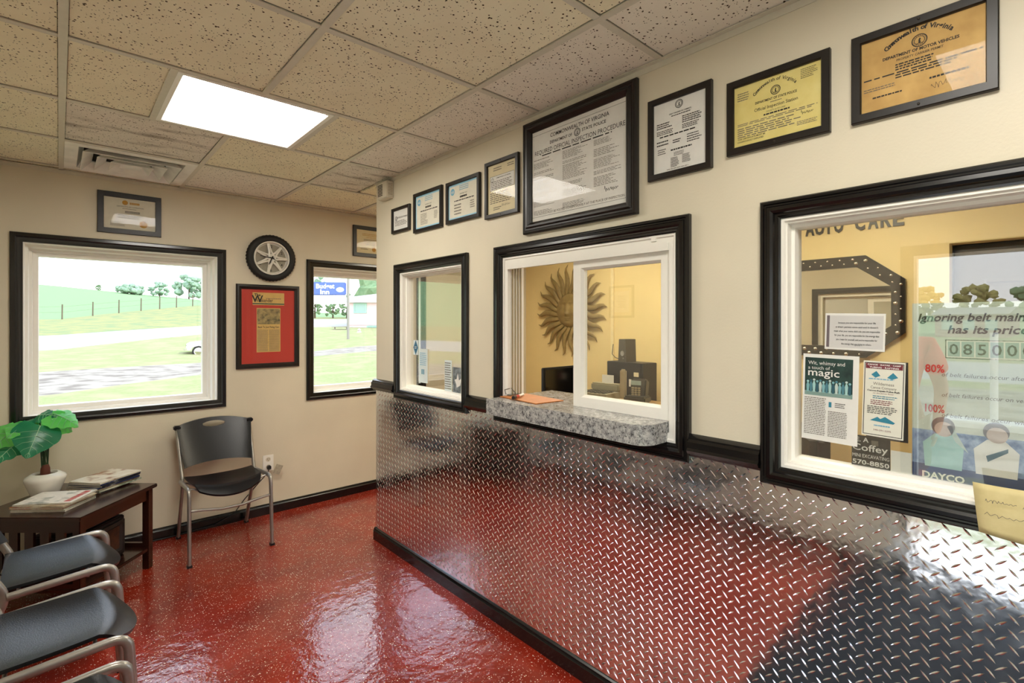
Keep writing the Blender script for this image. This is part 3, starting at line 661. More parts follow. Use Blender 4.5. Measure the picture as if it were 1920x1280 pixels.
# outlet, plug, cord, tag
ot = thing('wall_outlet', 'white double wall socket beside the chair', 'outlet', (-.403, YB-.0005, .385))
m = MB(); m.bbox(-.038, .038, -.006, 0, -.06, .06, .002); m.build('cover_plate', VINYL, ot)
for zz in (.028, -.028):
    m = MB(); m.lathe([(.017, .006), (.017, .0075), (.001, .0075)], 20, MXp, (0, 0, zz)); m.build('socket_face', BEI, ot)
    m = MB(); m.box(-.007, -.005, -.0085, -.007, zz-.002, zz+.008); m.box(.005, .007, -.0085, -.007, zz-.002, zz+.008); m.lathe([(.0025, .007), (.0025, .0085)], 8, MXp, (0, 0, zz-.008)); m.build('socket_slots', INK, ot)
pc = thing('power_cord', 'black plug and cord running from the socket down behind the chair', 'power cord', (-.403, YB, .355))
m = MB(); m.bbox(-.013, .013, -.040, -.0095, -.015, .015, .005); m.build('plug', PLASTIC_S, pc)
m = MB(); m.tube([(0, -.04, 0), (-.02, -.06, -.03), (-.08, -.04, -.10), (-.17, -.028, -.20), (-.24, -.025, -.29), (-.36, -.026, -.335), (-.60, -.026, -.347), (-.85, -.026, -.347), (-.95, -.025, -.347)], .0035, 8); m.build('cord', PLASTIC_S, pc, smooth=60)
ct_ = MB(); ct_.box(-.026, .026, -.001, .0, -.035, .035)
ct = tag(ct_.build('cord_tag', plain('tag_card', 'a8a08c', .7, nz=.2, scale=60), loc=(-.345, YB-.045, .335), rot=(0, math.radians(25), 0)), 'grey printed card tag hanging from the power cord', 'tag')

# ------------------------------------------------------------------ chairs
def make_chair(label, loc, rotz):
    t = thing('waiting_chair', label, 'chair', loc, rotz, 'waiting room chairs')
    # seat
    m = MB(); nu, nv = 20, 16; top = []
    def seatpt(u, v):       # u -1..1, v 0 front .. 1 back
        wd = .190+.010*v; rd = 1-.10*max(0, 1-v*6)**2*1.0
        x = u*wd*(1-.10*(max(0, .30-v)/.30)**2)
        y = -.278+.378*v + .060*(u*u)*(1-v)**2
        z = .456-.030*v+.012*v*v + .012*abs(u)**3 - .022*(1-u*u)*math.sin(PI*min(1, v*1.02))*.7
        if v < .20: z -= .064*(1-.38*u*u)*((.20-v)/.20)**1.35
        return Vector((x, y, z))
    for th in (0, -.012):
        for j in range(nv+1):
            for i in range(nu+1):
                u, v_ = 2*i/nu-1, j/nv
                top.append(seatpt(u, v_)+Vector((0, .004 if th and v_ < .1 else 0, th)))
    N = (nu+1)*(nv+1); f = []
    for j in range(nv):
        for i in range(nu):
            a = j*(nu+1)+i; f += [(a, a+1, a+nu+2, a+nu+1), (N+a, N+a+nu+1, N+a+nu+2, N+a+1)]
    for i in range(nu):
        a = i; b = nv*(nu+1)+i; f += [(a, N+a, N+a+1, a+1), (b, b+1, N+b+1, N+b)]
    for j in range(nv):
        a = j*(nu+1); b = a+nu; f += [(a, a+nu+1, N+a+nu+1, N+a), (b, N+b, N+b+nu+1, b+nu+1)]
    m.add(top, f); m.build('seat', PLASTIC, t, smooth=50)
    # backrest with hand hole
    m = MB(); nu, nv = 36, 24; V = []; ez, ea, eb = .748, .070, .019
    for j in range(nv+1):
        for i in range(nu+1):
            u, q = 2*i/nu-1, j/nv
            zb = .502+.016*(1-u*u); zt = .757+.033*(1-u*u); z = zb+(zt-zb)*q
            x = u*(.200+.027*(z-.50)/.26); V.append([x, z, u])
    inside = lambda x, z: (x/ea)**2+((z-ez)/eb)**2 < 1
    F = []
    for j in range(nv):
        for i in range(nu):
            ids = (j*(nu+1)+i, j*(nu+1)+i+1, (j+1)*(nu+1)+i+1, (j+1)*(nu+1)+i)
            if inside(sum(V[k][0] for k in ids)/4, sum(V[k][1] for k in ids)/4): continue
            F.append(ids)
    cnt = {}
    for f_ in F:
        for k in range(4):
            e = tuple(sorted((f_[k], f_[(k+1) % 4]))); cnt[e] = cnt.get(e, 0)+1
    for e, c in cnt.items():
        if c == 1:
            for k in e:
                x, z, u = V[k]; d = math.hypot(x/ea, (z-ez)/eb)
                if d < 1.7 and abs(x) < .1 and abs(z-ez) < .035: V[k][0] = x/d; V[k][1] = ez+(z-ez)/d
    used = sorted({k for f_ in F for k in f_}); mp = {k: i for i, k in enumerate(used)}
    def bk(x, z, u, o): return (x, .106+.49*(z-.50)+.030*(1-u*u)-.012*abs(u)**6+o, z)
    n_ = len(used); vs = [bk(*V[k], -.006) for k in used]+[bk(*V[k], .008) for k in used]
    fs = [tuple(mp[k] for k in f_) for f_ in F]+[tuple(mp[k]+n_ for k in reversed(f_)) for f_ in F]
    for (a, b), c in cnt.items():
        if c == 1: fs.append((mp[a], mp[b], mp[b]+n_, mp[a]+n_))
    m.add(vs, fs)
    for s in (-1, 1):      # wrapped ends that cap the posts
        m.bbox(s*.221-.020, s*.221+.020, .208, .250, .735, .763, .006)
    m.build('backrest', PLASTIC, t, smooth=50)
    # legs and posts
    def bez(pts, n=6):
        out = []
        for i in range(len(pts)):
            p = Vector(pts[i])
            if 0 < i < len(pts)-1:
                a, b = Vector(pts[i-1]), Vector(pts[i+1]); r = min(.045, (p-a).length*.45, (p-b).length*.45)
                p0 = p+(a-p).normalized()*r; p1 = p+(b-p).normalized()*r
                for k in range(n+1):
                    q = k/n; out.append((1-q)**2*p0+2*q*(1-q)*p+q*q*p1)
            else: out.append(p)
        return out
    for s in (-1, 1):
        fr_ = MB(); fr_.tube(bez([(s*.230, -.262, .012), (s*.228, -.238, .448), (s*.224, .075, .424)]), .0145, 12, flat=(.75, 1.05)); g = fr_.build('front_leg', SILVER, t, smooth=50)
        m = MB(); m.box(s*.230-.013, s*.230+.013, -.277, -.247, 0, .014); m.build('leg_cap', PLASTIC_S, g)
        rl = MB(); rl.tube(bez([(s*.208, .262, .012), (s*.212, .075, .42), (s*.221, .238, .752)], 8), .0145, 12, flat=(.75, 1.05)); g = rl.build('rear_leg', SILVER, t, smooth=50)
        m = MB(); m.box(s*.208-.013, s*.208+.013, .248, .276, 0, .014); m.build('leg_cap', PLASTIC_S, g)
    m = MB(); m.tube([(-.229, -.245, .326), (-.15, -.248, .318), (-.06, -.25, .303), (.06, -.25, .303), (.15, -.248, .318), (.229, -.245, .326)], .008, 10); m.build('stretcher', SILVER, t, smooth=50)
    for yy, zz in ((-.16, .437), (.05, .424)):
        m = MB(); m.tube([(-.226, yy, zz), (-.185, yy, zz-.010), (-.14, yy, zz-.042), (.14, yy, zz-.042), (.185, yy, zz-.010), (.226, yy, zz)], .006, 8); m.build('seat_rod', SILVER, t, smooth=50)
    return t
ch = make_chair('black plastic chair with silver legs standing alone against the window wall', (-.780, 3.752, 0), 0)
dup(ch, (-1.655, 2.875, 0), PI/2+.01, 'black plastic chair in the left row, farthest one next to the end table')
dup(ch, (-1.655, 2.245, 0), PI/2-.01, 'black plastic chair in the left row, the middle one')
dup(ch, (-1.675, 1.640, 0), PI/2-.02, 'black plastic chair in the left row, nearest one cut by the picture bottom')

# ------------------------------------------------------------------ end table
ang = math.atan2(3.66-3.26, -1.147+1.507)           # direction of the right edge (B -> A)
tb = thing('end_table', 'dark brown wooden end table set diagonally in the room corner', 'table', (-1.5335, 3.645, 0), ang)
# local: x along B->A, y along A->D ; half sizes .27, .28
TZ = .49
m = MB(); m.bbox(-.27, .27, -.28, .28, TZ-.022, TZ, .004); m.build('tabletop', WOOD, tb)
LX, LY = .235, .245
for sx_ in (-1, 1):
    for sy in (-1, 1):
        m = MB(); m.bbox(sx_*LX-.019, sx_*LX+.019, sy*LY-.019, sy*LY+.019, 0, TZ-.022, .003); m.build('leg', WOOD, tb)
for sy in (-1, 1):
    m = MB(); m.box(-LX+.019, LX-.019, sy*LY-.010, sy*LY+.010, TZ-.085, TZ-.022); m.build('apron', WOOD, tb)
for sx_ in (-1, 1):
    m = MB(); m.box(sx_*LX-.010, sx_*LX+.010, -LY+.019, LY-.019, TZ-.085, TZ-.022); m.build('apron', WOOD, tb)
    m = MB(); m.box(sx_*LX-.010, sx_*LX+.010, -LY+.019, LY-.019, .125, .150); m.build('stretcher', WOOD, tb)
for sx_ in (-1,):
    for k in range(5):
        yy = -.155+k*.0775; m = MB(); m.box(sx_*LX-.007, sx_*LX+.007, yy-.022, yy+.022, .15, TZ-.085); m.build('slat', WOOD, tb)
m = MB(); m.bbox(-LX-.015, LX+.015, -LY-.015, LY+.015, .105, .125, .003); m.build('shelf', WOOD, tb)
# dark box on the shelf
R_ = Matrix.Rotation(ang, 3, 'Z')
p = R_ @ Vector((0.0, -.08, .1255))
hb = thing('fireplace_heater', 'dark wooden box with a brown front window on the table\'s lower shelf', 'heater', (-1.5335+p.x, 3.645+p.y, .1255), ang)
m = MB(); m.bbox(-.17, .15, -.095, .15, .0, .225, .006); m.build('cabinet', plain('dark_brown_wood', '1a1210', .5, nz=.3, scale=20), hb)
m = MB(); m.frame(-.155, .135, .02, .205, [(0, 0), (0, .012), (.02, .014), (.03, .004), (.03, 0)]); m.v = [(x, y-.095, z) for x, y, z in m.v]; m.build('front_frame', plain('heater_trim', '2a2320', .45), hb)
m = MB(); m.box(-.125, .105, -.099, -.095, .05, .175); m.build('front_window', m_parch('amber_panel', '2c160a', '5a3216', 20), hb)
for k in range(4):
    m = MB(); m.box(-.16, .14, -.07+k*.05, -.045+k*.05, .225, .232); m.build('top_slat', plain('heater_trim', '2a2320', .45), hb)

# magazines
def tpt(lx, ly): q = R_ @ Vector((lx, ly, 0)); return (-1.5335+q.x, 3.645+q.y)
def magcover(n, a, b_, c): 
    m, nt, b = base(n); co = coords(nt); f = noise(nt, co, 16, 3)
    nt.links.new(ramp(nt, f, [(.36, lin(a)), (.52, lin(b_)), (.66, lin(c))]), b.inputs['Base Color']); setin(b, Roughness=.3); return m
PAGES = plain('page_edges', 'cfc8b6', .8, nz=.15, scale=200)
covers = [magcover('cover_%s' % n, *c) for n, c in (('white_red', ('d9d6cc', 'e4e1d8', '8f958b')), ('yellow', ('d8a93a', 'b23a28', 'e1d7c0')), ('green', ('4d6a4d', 'c9cdbb', 'd8d6c8')), ('navy', ('1b2340', '28345e', 'c9c9c9')), ('horse', ('e3ded0', 'd9d0bd', '8a5a34')), ('dark', ('15161c', '2a2a30', '8a8a88')), ('brown', ('7b5a3b', 'c8b592', 'dcd2bd')))]
def magazine(x, y, z, rz, wd, ht, th, cov, label, grp, title=None):
    t = thing('magazine', label, 'magazine', (x, y, z), rz, grp)
    m = MB(); m.bbox(-wd/2+.002, wd/2-.002, -ht/2+.002, ht/2-.002, .0008, th-.0008, .0006); m.build('pages', PAGES, t)
    m = MB(); m.box(-wd/2, wd/2, -ht/2, ht/2, th-.0008, th); m.box(-wd/2, wd/2, -ht/2, ht/2, 0, .0008); m.box(-wd/2, -wd/2+.001, -ht/2, ht/2, 0, th); m.build('cover', covers[cov], t)
    if title:
        m = MB(); txt(m, 'HORSE', 0, ht/2-.05, .05, width=wd*.8, bold=.02) if False else None
        dashes(m, -wd*.42, wd*.42, ht*.30, ht*.44, 1, 0, .8, 0, random.Random(2)); m.v = [(x_, z_, th+.0004) for x_, y_, z_ in m.v]
        m.build('title_print', title, t)
rg = random.Random(11)
mz = TZ+.0003; c1 = (-1.600, 3.574)
for k, (th, cov, lab) in enumerate(((.006, 0, 'white magazine at the bottom of the front stack beside the pot'), (.006, 2, 'greenish magazine second from the bottom of the front stack'), (.007, 1, 'yellow and red magazine third in the front stack'), (.005, 6, 'brown covered magazine just under the top of the front stack'), (.006, 0, 'white magazine with red title on top of the front stack'))):
    th *= 1.25; magazine(c1[0]+rg.uniform(-.008, .008)+(.014 if k > 3 else 0), c1[1]+rg.uniform(-.008, .008), mz, ang+PI+.02+rg.uniform(-.05, .05)+(.12 if k > 3 else 0), .205, .265, th, cov, lab, 'magazines in the front stack', plain('red_plastic', 'b3241c', .35) if k == 4 else None); mz += th+.0004
mz = TZ+.0003; c2 = (-1.380, 3.785)
for k, (th, cov, lab) in enumerate(((.007, 5, 'dark magazine at the bottom of the rear stack'), (.007, 2, 'green magazine second from the bottom of the rear stack'), (.006, 6, 'tan magazine third from the bottom of the rear stack'), (.007, 3, 'navy blue magazine in the middle of the rear stack'), (.006, 5, 'black magazine above the navy one in the rear stack'), (.007, 3, 'dark blue magazine just below the top of the rear stack'), (.006, 4, 'cream magazine with brown picture on top of the rear stack'))):
    th *= 1.3; magazine(c2[0]+rg.uniform(-.010, .010), c2[1]+rg.uniform(-.010, .010), mz, ang+PI/2-.12+rg.uniform(-.07, .07), .205, .262, th, cov, lab, 'magazines in the rear stack'); mz += th+.0004

# potted plant
px_, py_ = -1.640, 3.80
pp = thing('potted_plant', 'broad-leaved green plant in a white pot on the end table', 'plant', (px_, py_+.015, TZ+.0005))
m = MB(); m.lathe([(.052, 0), (.060, .004), (.088, .085), (.090, .098), (.084, .108), (.060, .124), (.052, .124), (.050, .112), (.02, .110)], 32); m.build('pot', plain('white_ceramic', 'dcd8cd', .2, nz=.02), pp, smooth=40)
m = MB(); m.lathe([(.05, .100), (.05, .113), (.02, .117), (.001, .117)], 16); m.build('pebbles', plain('brown_pebbles', '6b5640', .8, nz=.4, scale=120, bmp=.6), pp)
m = MB(); m.lathe([(.022, .11), (.020, .15), (.014, .17)], 12); m.build('stem_base', plain('brown_bark', '5a2a1a', .7), pp, smooth=40)
def m_leaf(n, a, b_, vein):
    m, nt, b = base(n); co = coords(nt); f = noise(nt, co, 9, 3)
    nt.links.new(ramp(nt, f, [(.3, lin(a)), (.7, lin(b_))]), b.inputs['Base Color']); setin(b, Roughness=.3, Subsurface_Weight=0.0); 
    tr = nt.nodes.new('ShaderNodeBsdfTranslucent'); tr.inputs[0].default_value = lin(vein); mx = nt.nodes.new('ShaderNodeMixShader'); mx.inputs[0].default_value = .35
    out = nt.nodes['Material Output']; nt.links.new(b.outputs[0], mx.inputs[1]); nt.links.new(tr.outputs[0], mx.inputs[2]); nt.links.new(mx.outputs[0], out.inputs[0]); return m
LDARK = m_leaf('dark_leaf', '0e6648', '2b8a63', '3fae6e'); LLIGHT = m_leaf('bright_leaf', '3cb84e', '78e070', '9af07f'); VEIN = plain('pale_vein', '8fc59a', .4); STEM = plain('dark_green_stem', '1e3a1c', .5)
def leaf(base_, tip, wd, nrm, mat, droop=.03):
    lift = Vector((-.02, 0, .05)); base_ = Vector(base_)+lift; tip = Vector(tip)+lift; wd *= 1.12
    """heart-shaped leaf from petiole point to tip"""
    b0 = Vector(base_); t0 = Vector(tip); ax = t0-b0; L_ = ax.length; ax.normalize(); n = Vector(nrm); n = (n-ax*n.dot(ax)).normalized(); sd = ax.cross(n)
    cols = 12; m = MB(); V = []
    for i in range(cols+1):
        q = i/cols; hw = wd*.5*(math.sin(PI*min(1, (q*.93+.07))**.62))**.8*(1-.25*q) if q < 1 else 0
        back = -.16*L_*(1 if q == 0 else max(0, 1-q*5))
        for s in (-1, -.55, 0, .55, 1):
            off = back*abs(s)
            z = -droop*q*q*1.2 - .22*hw*abs(s)**1.4 + .006*math.sin(q*22+s*3)*abs(s) + .02*(0 if s else 0)
            V.append(b0+ax*(q*L_+off)+sd*(hw*s)+n*z)
    F = [(i*5+j, i*5+j+1, i*5+j+6, i*5+j+5) for i in range(cols) for j in range(4)]
    m.add(V, F); o = m.build('leaf', mat, pp, smooth=70)
    vm = MB(); vm.tube([V[i*5+2]+n*.0012 for i in range(cols+1)], [.0022*(1-i/cols)+.0006 for i in range(cols+1)], 6)
    for i in range(2, cols-1, 2):
        for s in (0, 4): vm.tube([V[i*5+2]+n*.001, V[min(cols, i+1)*5+(1 if s == 0 else 3)]+n*.0014, V[min(cols, i+2)*5+s]+n*.001], [.0012, .0009, .0005], 5)
    vm.build('vein', VEIN, o, smooth=60)
    sm = MB(); c = Vector((rg.uniform(-.012, .012), rg.uniform(-.012, .012), .135)); mid = c*.5+b0*.5+Vector((0, 0, .05))-Vector((b0.x, b0.y, 0))*.18
    sm.tube([c, mid*.5+c*.5+Vector((0, 0, .01)), mid, mid*.4+b0*.6, b0], [.004, .0038, .0034, .003, .0028], 7); sm.build('stem', STEM, pp, smooth=60)
# camera side of the pot is towards (0.1,-1)
leaf((.00, -.05, .345), (-.045, -.17, .215), .20, (.15, -.85, .55), LDARK)
leaf((.055, .01, .395), (.165, -.045, .345), .17, (.1, -.45, .9), LLIGHT)
leaf((.045, -.02, .37), (.145, -.02, .30), .15, (.25, -.8, .5), LLIGHT)
leaf((-.01, .04, .39), (.05, -.02, .41), .10, (-.2, -.5, .8), LDARK)
leaf((-.05, .0, .36), (-.12, -.10, .335), .14, (-.1, -.6, .8), LLIGHT)
leaf((-.09, .0, .34), (-.19, -.06, .27), .17, (-.2, -.6, .7), LLIGHT)
leaf((-.08, -.03, .27), (-.18, -.10, .20), .13, (-.1, -.5, .85), LDARK)
leaf((-.03, .05, .37), (-.11, .13, .34), .13, (-.1, .3, .9), LDARK)
leaf((.03, .07, .36), (.08, .17, .31), .13, (.1, .4, .9), LLIGHT)

# ------------------------------------------------------------------ papers stuck on the office windows
GX = .0535                               # just on the room side of the panes (pane front at x=.056)
def sheet(label, y, z, wd, ht, paper, items, name='taped_sheet', cat='notice', rx=0, x=GX, **k):
    return doc(label, (x, y, z), PART, wd, ht, paper, items, noframe=True, thick=.0008, name=name, cat=cat, roll=rx, **k)
QUOTE = plain('grey_card', 'c9c7c4', .7, nz=.05, scale=6); MAROON = plain('maroon_ink', '6f1f2c', .6); TEAL = plain('teal_ink', '2d7f96', .6); DARKPH = m_parch('night_photo', '0c1e1c', '2c4a42', 22)
sheet('grey quotation card with typed lines on the large office window', .404, 1.420, .142, .102, WHITEP,
      [('r', -.47, .47, -.44, .44, {'m': QUOTE}), ('r', -.47, -.42, -.44, .44, {'m': plain('shadow_ink', '6b5f63', .7), 'k': 1})] +
      [('t', s, .04, .22-.115*i, .070, {'k': 2, 'w': w_, 'b': .01}) for i, (s, w_) in enumerate((('because you are responsible for your life', .62), ('a smart person once said and it doesn\'t', .70), ('mean what your mama didn\'t do. you are responsible', .76), ('for your life. you are responsible for the energy that', .74), ('you create for yourself, and you\'re responsible for', .68), ('the energy that you bring to others.', .50)))] + [('t', '- quote', .05, -.38, .06, {'k': 2})], rx=math.radians(1.5))
FIG = [plain('figure_%d' % i, c, .8) for i, c in enumerate(('7fb0b5', '4d7f8c', '9fc7c4', '2f5a66', 'b9c9c2'))]
items = [('r', -.46, .40, .02, .46, {'m': DARKPH}), ('t', 'Wit, whimsy and', -.40, .38, .060, {'k': 2, 'al': 'l', 'w': .66, 'm': WHITEP}), ('t', 'a touch of', -.40, .325, .055, {'k': 2, 'al': 'l', 'w': .40, 'm': WHITEP}), ('t', 'magic', -.40, .25, .12, {'k': 2, 'al': 'l', 'w': .57, 'm': WHITEP, 'b': .01}), ('r', -.46, .40, .02, .07, {'m': plain('path_grey', '7f9a92', .8), 'k': 1})]
for i in range(14):
    x = -.40+.058*i; hh = .13+.03*((i*7) % 5)/5
    items += [('poly', [(x-.02, .06), (x+.02, .06), (x+.028, .06+hh*.6), (x+.012, .06+hh*.82), (x-.012, .06+hh*.82), (x-.028, .06+hh*.6)], {'m': FIG[i % 5], 'k': 2}), ('d', x, .06+hh*.92, .013, {'m': FIG[(i+2) % 5], 'k': 2})]
items += [('l', -.46, -.06, -.44, 0, 22, {'m': GREY, 'rg': .05}), ('l', -.02, .32, -.44, -.14, 16, {'m': GREY, 'rg': .05}), ('l', .10, .30, -.10, -.04, 3, {}), ('r', -.01, .04, -.1, -.04, {'m': TEAL})]
sheet('magazine page about wit and whimsy with a night group photo, on the large office window', .464, 1.229, .140, .249, WHITEP, items, rx=math.radians(1.2))
can = [('box', -.47, .47, -.48, .48, .008, {}), ('r', -.44, .44, .40, .47, {'m': MAROON}), ('t', 'CANOE · KAYAK · CAMP', 0, .443, .028, {'k': 1, 'm': WHITEP, 'w': .8, 'b': .03}), ('t', 'TUBING · RAFTING', 0, .408, .028, {'k': 1, 'm': WHITEP, 'w': .7, 'b': .03}),
       ('poly', [(-.3, .32), (-.18, .37), (-.08, .31), (-.2, .28)], {'m': TEAL}), ('poly', [(.08, .29), (.22, .36), (.34, .30), (.2, .27)], {'m': TEAL}), ('l', -.36, .36, .25, .28, 1, {'m': BLUEI}), ('t', 'Wilderness', 0, .185, .055, {'w': .50, 'm': GREY}), ('t', 'Canoe Company', 0, .135, .05, {'w': .62, 'm': GREY}), ('t', 'Canoe-Kayak-Tube-Raft', 0, .10, .028, {'w': .78, 'b': .03}), ('t', 'on the James River', 0, .07, .024, {'w': .5, 'm': MAROON}),
       ('l', -.25, .34, .0, .05, 2, {'m': TEAL}), ('l', -.3, .3, -.08, -.01, 3, {'m': MAROON}), ('l', -.38, .36, -.20, -.09, 5, {}), ('poly', [(-.30, -.29), (-.12, -.235), (-.05, -.26), (.06, -.225), (.30, -.29), (.26, -.31)], {'m': TEAL}), ('l', -.2, .2, -.37, -.33, 1, {'m': BLUEI}), ('t', '540-291-2295', 0, -.42, .03, {'w': .42, 'm': MAROON})]
CANP = plain('canoe_paper', 'dcdacb', .6, nz=.02)
sheet('pale canoe and kayak flyer with maroon heading on the large office window', .338, 1.240, .092, .203, CANP, can, rx=math.radians(1.5))
m = MB(); m.box(-.046, .046, -.001, 0, -.105, .105); tag(m.build('dark_sheet', plain('dark_grey_paper', '3a3330', .7), loc=(.0625, .332, 1.236), rotz=PART), 'dark sheet stuck behind the canoe flyer on the office window', 'notice')
COF = plain('black_card', '0d0d0f', .4)
sheet('black excavating business sign with white lettering, low on the large office window', .368, 1.092, .088, .086, COF,
      [('t', 'R.E. A', -.30, .30, .20, {'m': WHITEP, 'w': .5, 'b': .02}), ('r', .02, .2, .22, .38, {'m': GREY}), ('t', 'Coffey', -.02, .02, .30, {'m': WHITEP, 'w': .92, 'b': .01}), ('t', 'MINI EXCAVATING', 0, -.20, .16, {'m': WHITEP, 'w': .95}), ('t', '570-8850', 0, -.42, .20, {'m': WHITEP, 'w': .95, 'b': .02})], x=.0632, name='business_sign', cat='sign')
m = MB(); m.box(-.022, .022, -.001, 0, -.040, .040); tag(m.build('blank_sheet', WHITEP, loc=(.0632, .301, 1.066), rotz=PART), 'small blank white sheet beside the excavating sign', 'notice')
DAYP = m_parch('poster_pale', 'b9c4bb', 'd2d8cd', 6); BLUEP = m_parch('poster_blue', '4a6796', '9db3d0', 60); NAVY = plain('navy_ink', '2a4170', .6); REDI = plain('red_ink', 'c03a3a', .6); DIGIT = plain('digit_ink', '2d2f33', .6); SKYC = plain('digit_bg', '9fb3b0', .6)
dw, dh = .292, .46; ly = lambda px: (.278-px)/dw-.5
items = [('r', -.5, .5, -.5, -.20, {'m': BLUEP}), ('r', -.5, .5, -.5, -.39, {'m': NAVY, 'k': 1}), ('t', 'Ignoring belt maintenance', -.46, .40, .060, {'al': 'l', 'w': .955, 'i': .25, 'b': .02, 'm': DIGIT, 'k': 2}), ('t', 'has its price', -.26, .335, .060, {'al': 'l', 'w': .48, 'i': .25, 'b': .02, 'm': DIGIT, 'k': 2}), ('box', -.275, .275, .20, .30, .004, {'m': DIGIT}), ('r', -.275, .275, .20, .30, {'m': WHITEP})]
for i, c in enumerate('085000'):
    x = -.22+.088*i; items += [('r', x-.039, x+.039, .21, .29, {'m': SKYC, 'k': 1}), ('t', c, x, .222, .080, {'m': DIGIT, 'k': 2, 'b': .01})]
for z_, s, tx in ((.12, '80%', 'of belt failures occur after 45,000 miles'), (.01, '', 'of belt failures occur on vehicles in service'), (-.10, '100%', 'of belt failures occur without warning')):
    if s: items.append(('t', s, -.41, z_, .060, {'al': 'l', 'w': .13, 'm': REDI, 'k': 2, 'b': .02}))
    items.append(('t', tx, -.30, z_-.02, .030, {'al': 'l', 'w': .78, 'i': .2, 'k': 2, 'm': GREY}))
HAIRP = plain('poster_hair', '6f6a6c', .7); SKINP = plain('poster_skin', 'c2b0a6', .7)
def man(x, s, fl):
    return [('d', x, -.172, .037*s, {'m': HAIRP, 'k': 2}), ('d', x+.006, -.188, .030*s, {'m': SKINP, 'k': 3}), ('poly', [(x-.09*s, -.40), (x+.09*s, -.40), (x+.10*s, -.27), (x+.04*s, -.215), (x-.04*s, -.215), (x-.10*s, -.27)], {'m': WHITEP if fl else FIG[2], 'k': 2}), ('poly', [(x+.06*s, -.25), (x+.12*s, -.30), (x+.04*s, -.16), (x+.02*s, -.17)] if not fl else [(x-.06, -.30), (x+.07, -.25), (x+.07, -.27), (x-.05, -.33)], {'m': FIG[4] if not fl else FIG[3], 'k': 3})]
items += man(-.29, 1.35, False)+man(.04, 1.35, True)+[('t', 'DAYCO', -.43, -.465, .05, {'al': 'l', 'w': .28, 'b': .03, 'm': WHITEP, 'k': 3})]
sheet('large pale and blue belt maintenance poster at the right of the office window', .278-dw/2, 1.265, dw, dh, DAYP, items, x=.0650, name='belt_poster', cat='poster')
# yellow handwritten note on the casing
YN = m_parch('manila_paper', 'c9b981', 'd8c995', 20)
t = thing('handwritten_note', 'yellowish lined paper with handwriting hanging from the large window\'s lower frame', 'note', (-.0275, .085, 1.026), PART)
m = MB(); V = []
for j in range(9):
    q = j/8
    for i in range(7):
        p_ = i/6; V.append((-.068+.30*p_*.5+.012*q*(1-p_), -.004*math.sin(PI*q)-.010*q-.004*math.sin(p_*5), .055-.108*q-.012*p_*q))
m.add(V, [(j*7+i, j*7+i+1, j*7+i+8, j*7+i+7) for j in range(8) for i in range(6)]); o = m.build('paper', YN, t, smooth=70)
md = o.modifiers.new('s', 'SOLIDIFY'); md.thickness = .0006
m = MB()
for i, (x_, z_, wd_) in enumerate(((-.02, .022, .05), (.04, .020, .05), (.0, -.008, .09), (.05, -.012, .05))): scrawl(m, x_, z_, wd_, .007, -.0165, 30+i, .0009)
m.build('handwriting', GREY, t)
# papers on the small office window
SW = plain('pale_sheet', 'd4dedd', .7, nz=.03); DIA = plain('blue_sticker', '1f5f7d', .5); PHO = m_parch('bw_photo', '20242a', '9aa3a6', 40)
def small(label, px0, px1, z0, z1, mat, items=(), nm='taped_sheet', cat='notice'):
    return sheet(label, (px0+px1)/2, (z0+z1)/2, abs(px1-px0), z1-z0, mat, list(items), nm, cat)
small('white sheet low in the small office window, left one', 2.575, 2.668, 1.085, 1.29, SW, [('r', -.2, -.08, -.25, -.1, {'m': TEAL}), ('r', 0, .12, -.25, -.1, {'m': TEAL}), ('l', -.4, .4, .0, .4, 7, {'m': BLUEI})])
small('narrow white sheet of printed lines in the middle of the small office window', 2.325, 2.395, 1.060, 1.235, SW, [('l', -.45, .45, -.45, .45, 12, {'m': GREY})])
small('dark flower photograph low in the right corner of the small office window', 2.215, 2.318, 1.06, 1.20, PHO, [('poly', [(-.1, -.3), (.2, -.2), (.35, .1), (.1, .0), (0, .3), (-.1, .05), (-.3, .0), (-.15, -.15)], {'m': WHITEP})], 'flower_photo', 'photograph')
t = small('blue diamond warning sticker on the left edge of the small office window', 2.680, 2.735, 1.25, 1.34, SW, [('poly', [(-.5, .0), (0, -.5), (.5, 0), (0, .5)], {'m': DIA}), ('l', -.25, .25, -.1, .1, 2, {'m': WHITEP, 'k': 1})], 'sticker', 'sticker')

# ------------------------------------------------------------------ office contents
dk = thing('office_desk', 'long light brown office desk behind the service window', 'desk', (1.75, 2.25, 0))
m = MB(); m.bbox(-.55, .53, -1.15, 1.0, .715, .745, .004); m.build('desktop', plain('desk_laminate', '9c7a48', .35, nz=.1, scale=12), dk)
for yy in (-1.1, .9):
    m = MB(); m.box(-.53, .51, yy-.015, yy+.015, 0, .715); m.build('desk_side', plain('desk_side', '7d6038', .5), dk)
m = MB(); m.box(.47, .49, -1.08, .88, .3, .715); m.build('modesty_panel', plain('desk_side', '7d6038', .5), dk)
mo = thing('monitor', 'black flat computer screen behind the open half of the service window', 'monitor', (1.52, 2.80, .7455))
m = MB(); m.bbox(-.26, .26, -.015, .02, .055, .345, .006); m.build('housing', PLASTIC_S, mo)
m = MB(); m.box(-.245, .245, -.0165, -.0150, .075, .330); m.build('screen', plain('dark_screen', '0b0a09', .15), mo)
m = MB(); m.lathe([(.10, 0), (.10, .008), (.02, .014), (.018, .07)], 20); m.build('stand', PLASTIC_S, mo, smooth=40)
pc_ = thing('computer_tower', 'black computer case with stickers behind the sliding pane', 'computer', (2.0, 2.49, .7455), PART-.1)
m = MB(); m.bbox(-.185, .185, -.09, .09, 0, .375, .004); m.build('case', plain('matt_black_case', '1b1b1e', .5), pc_)
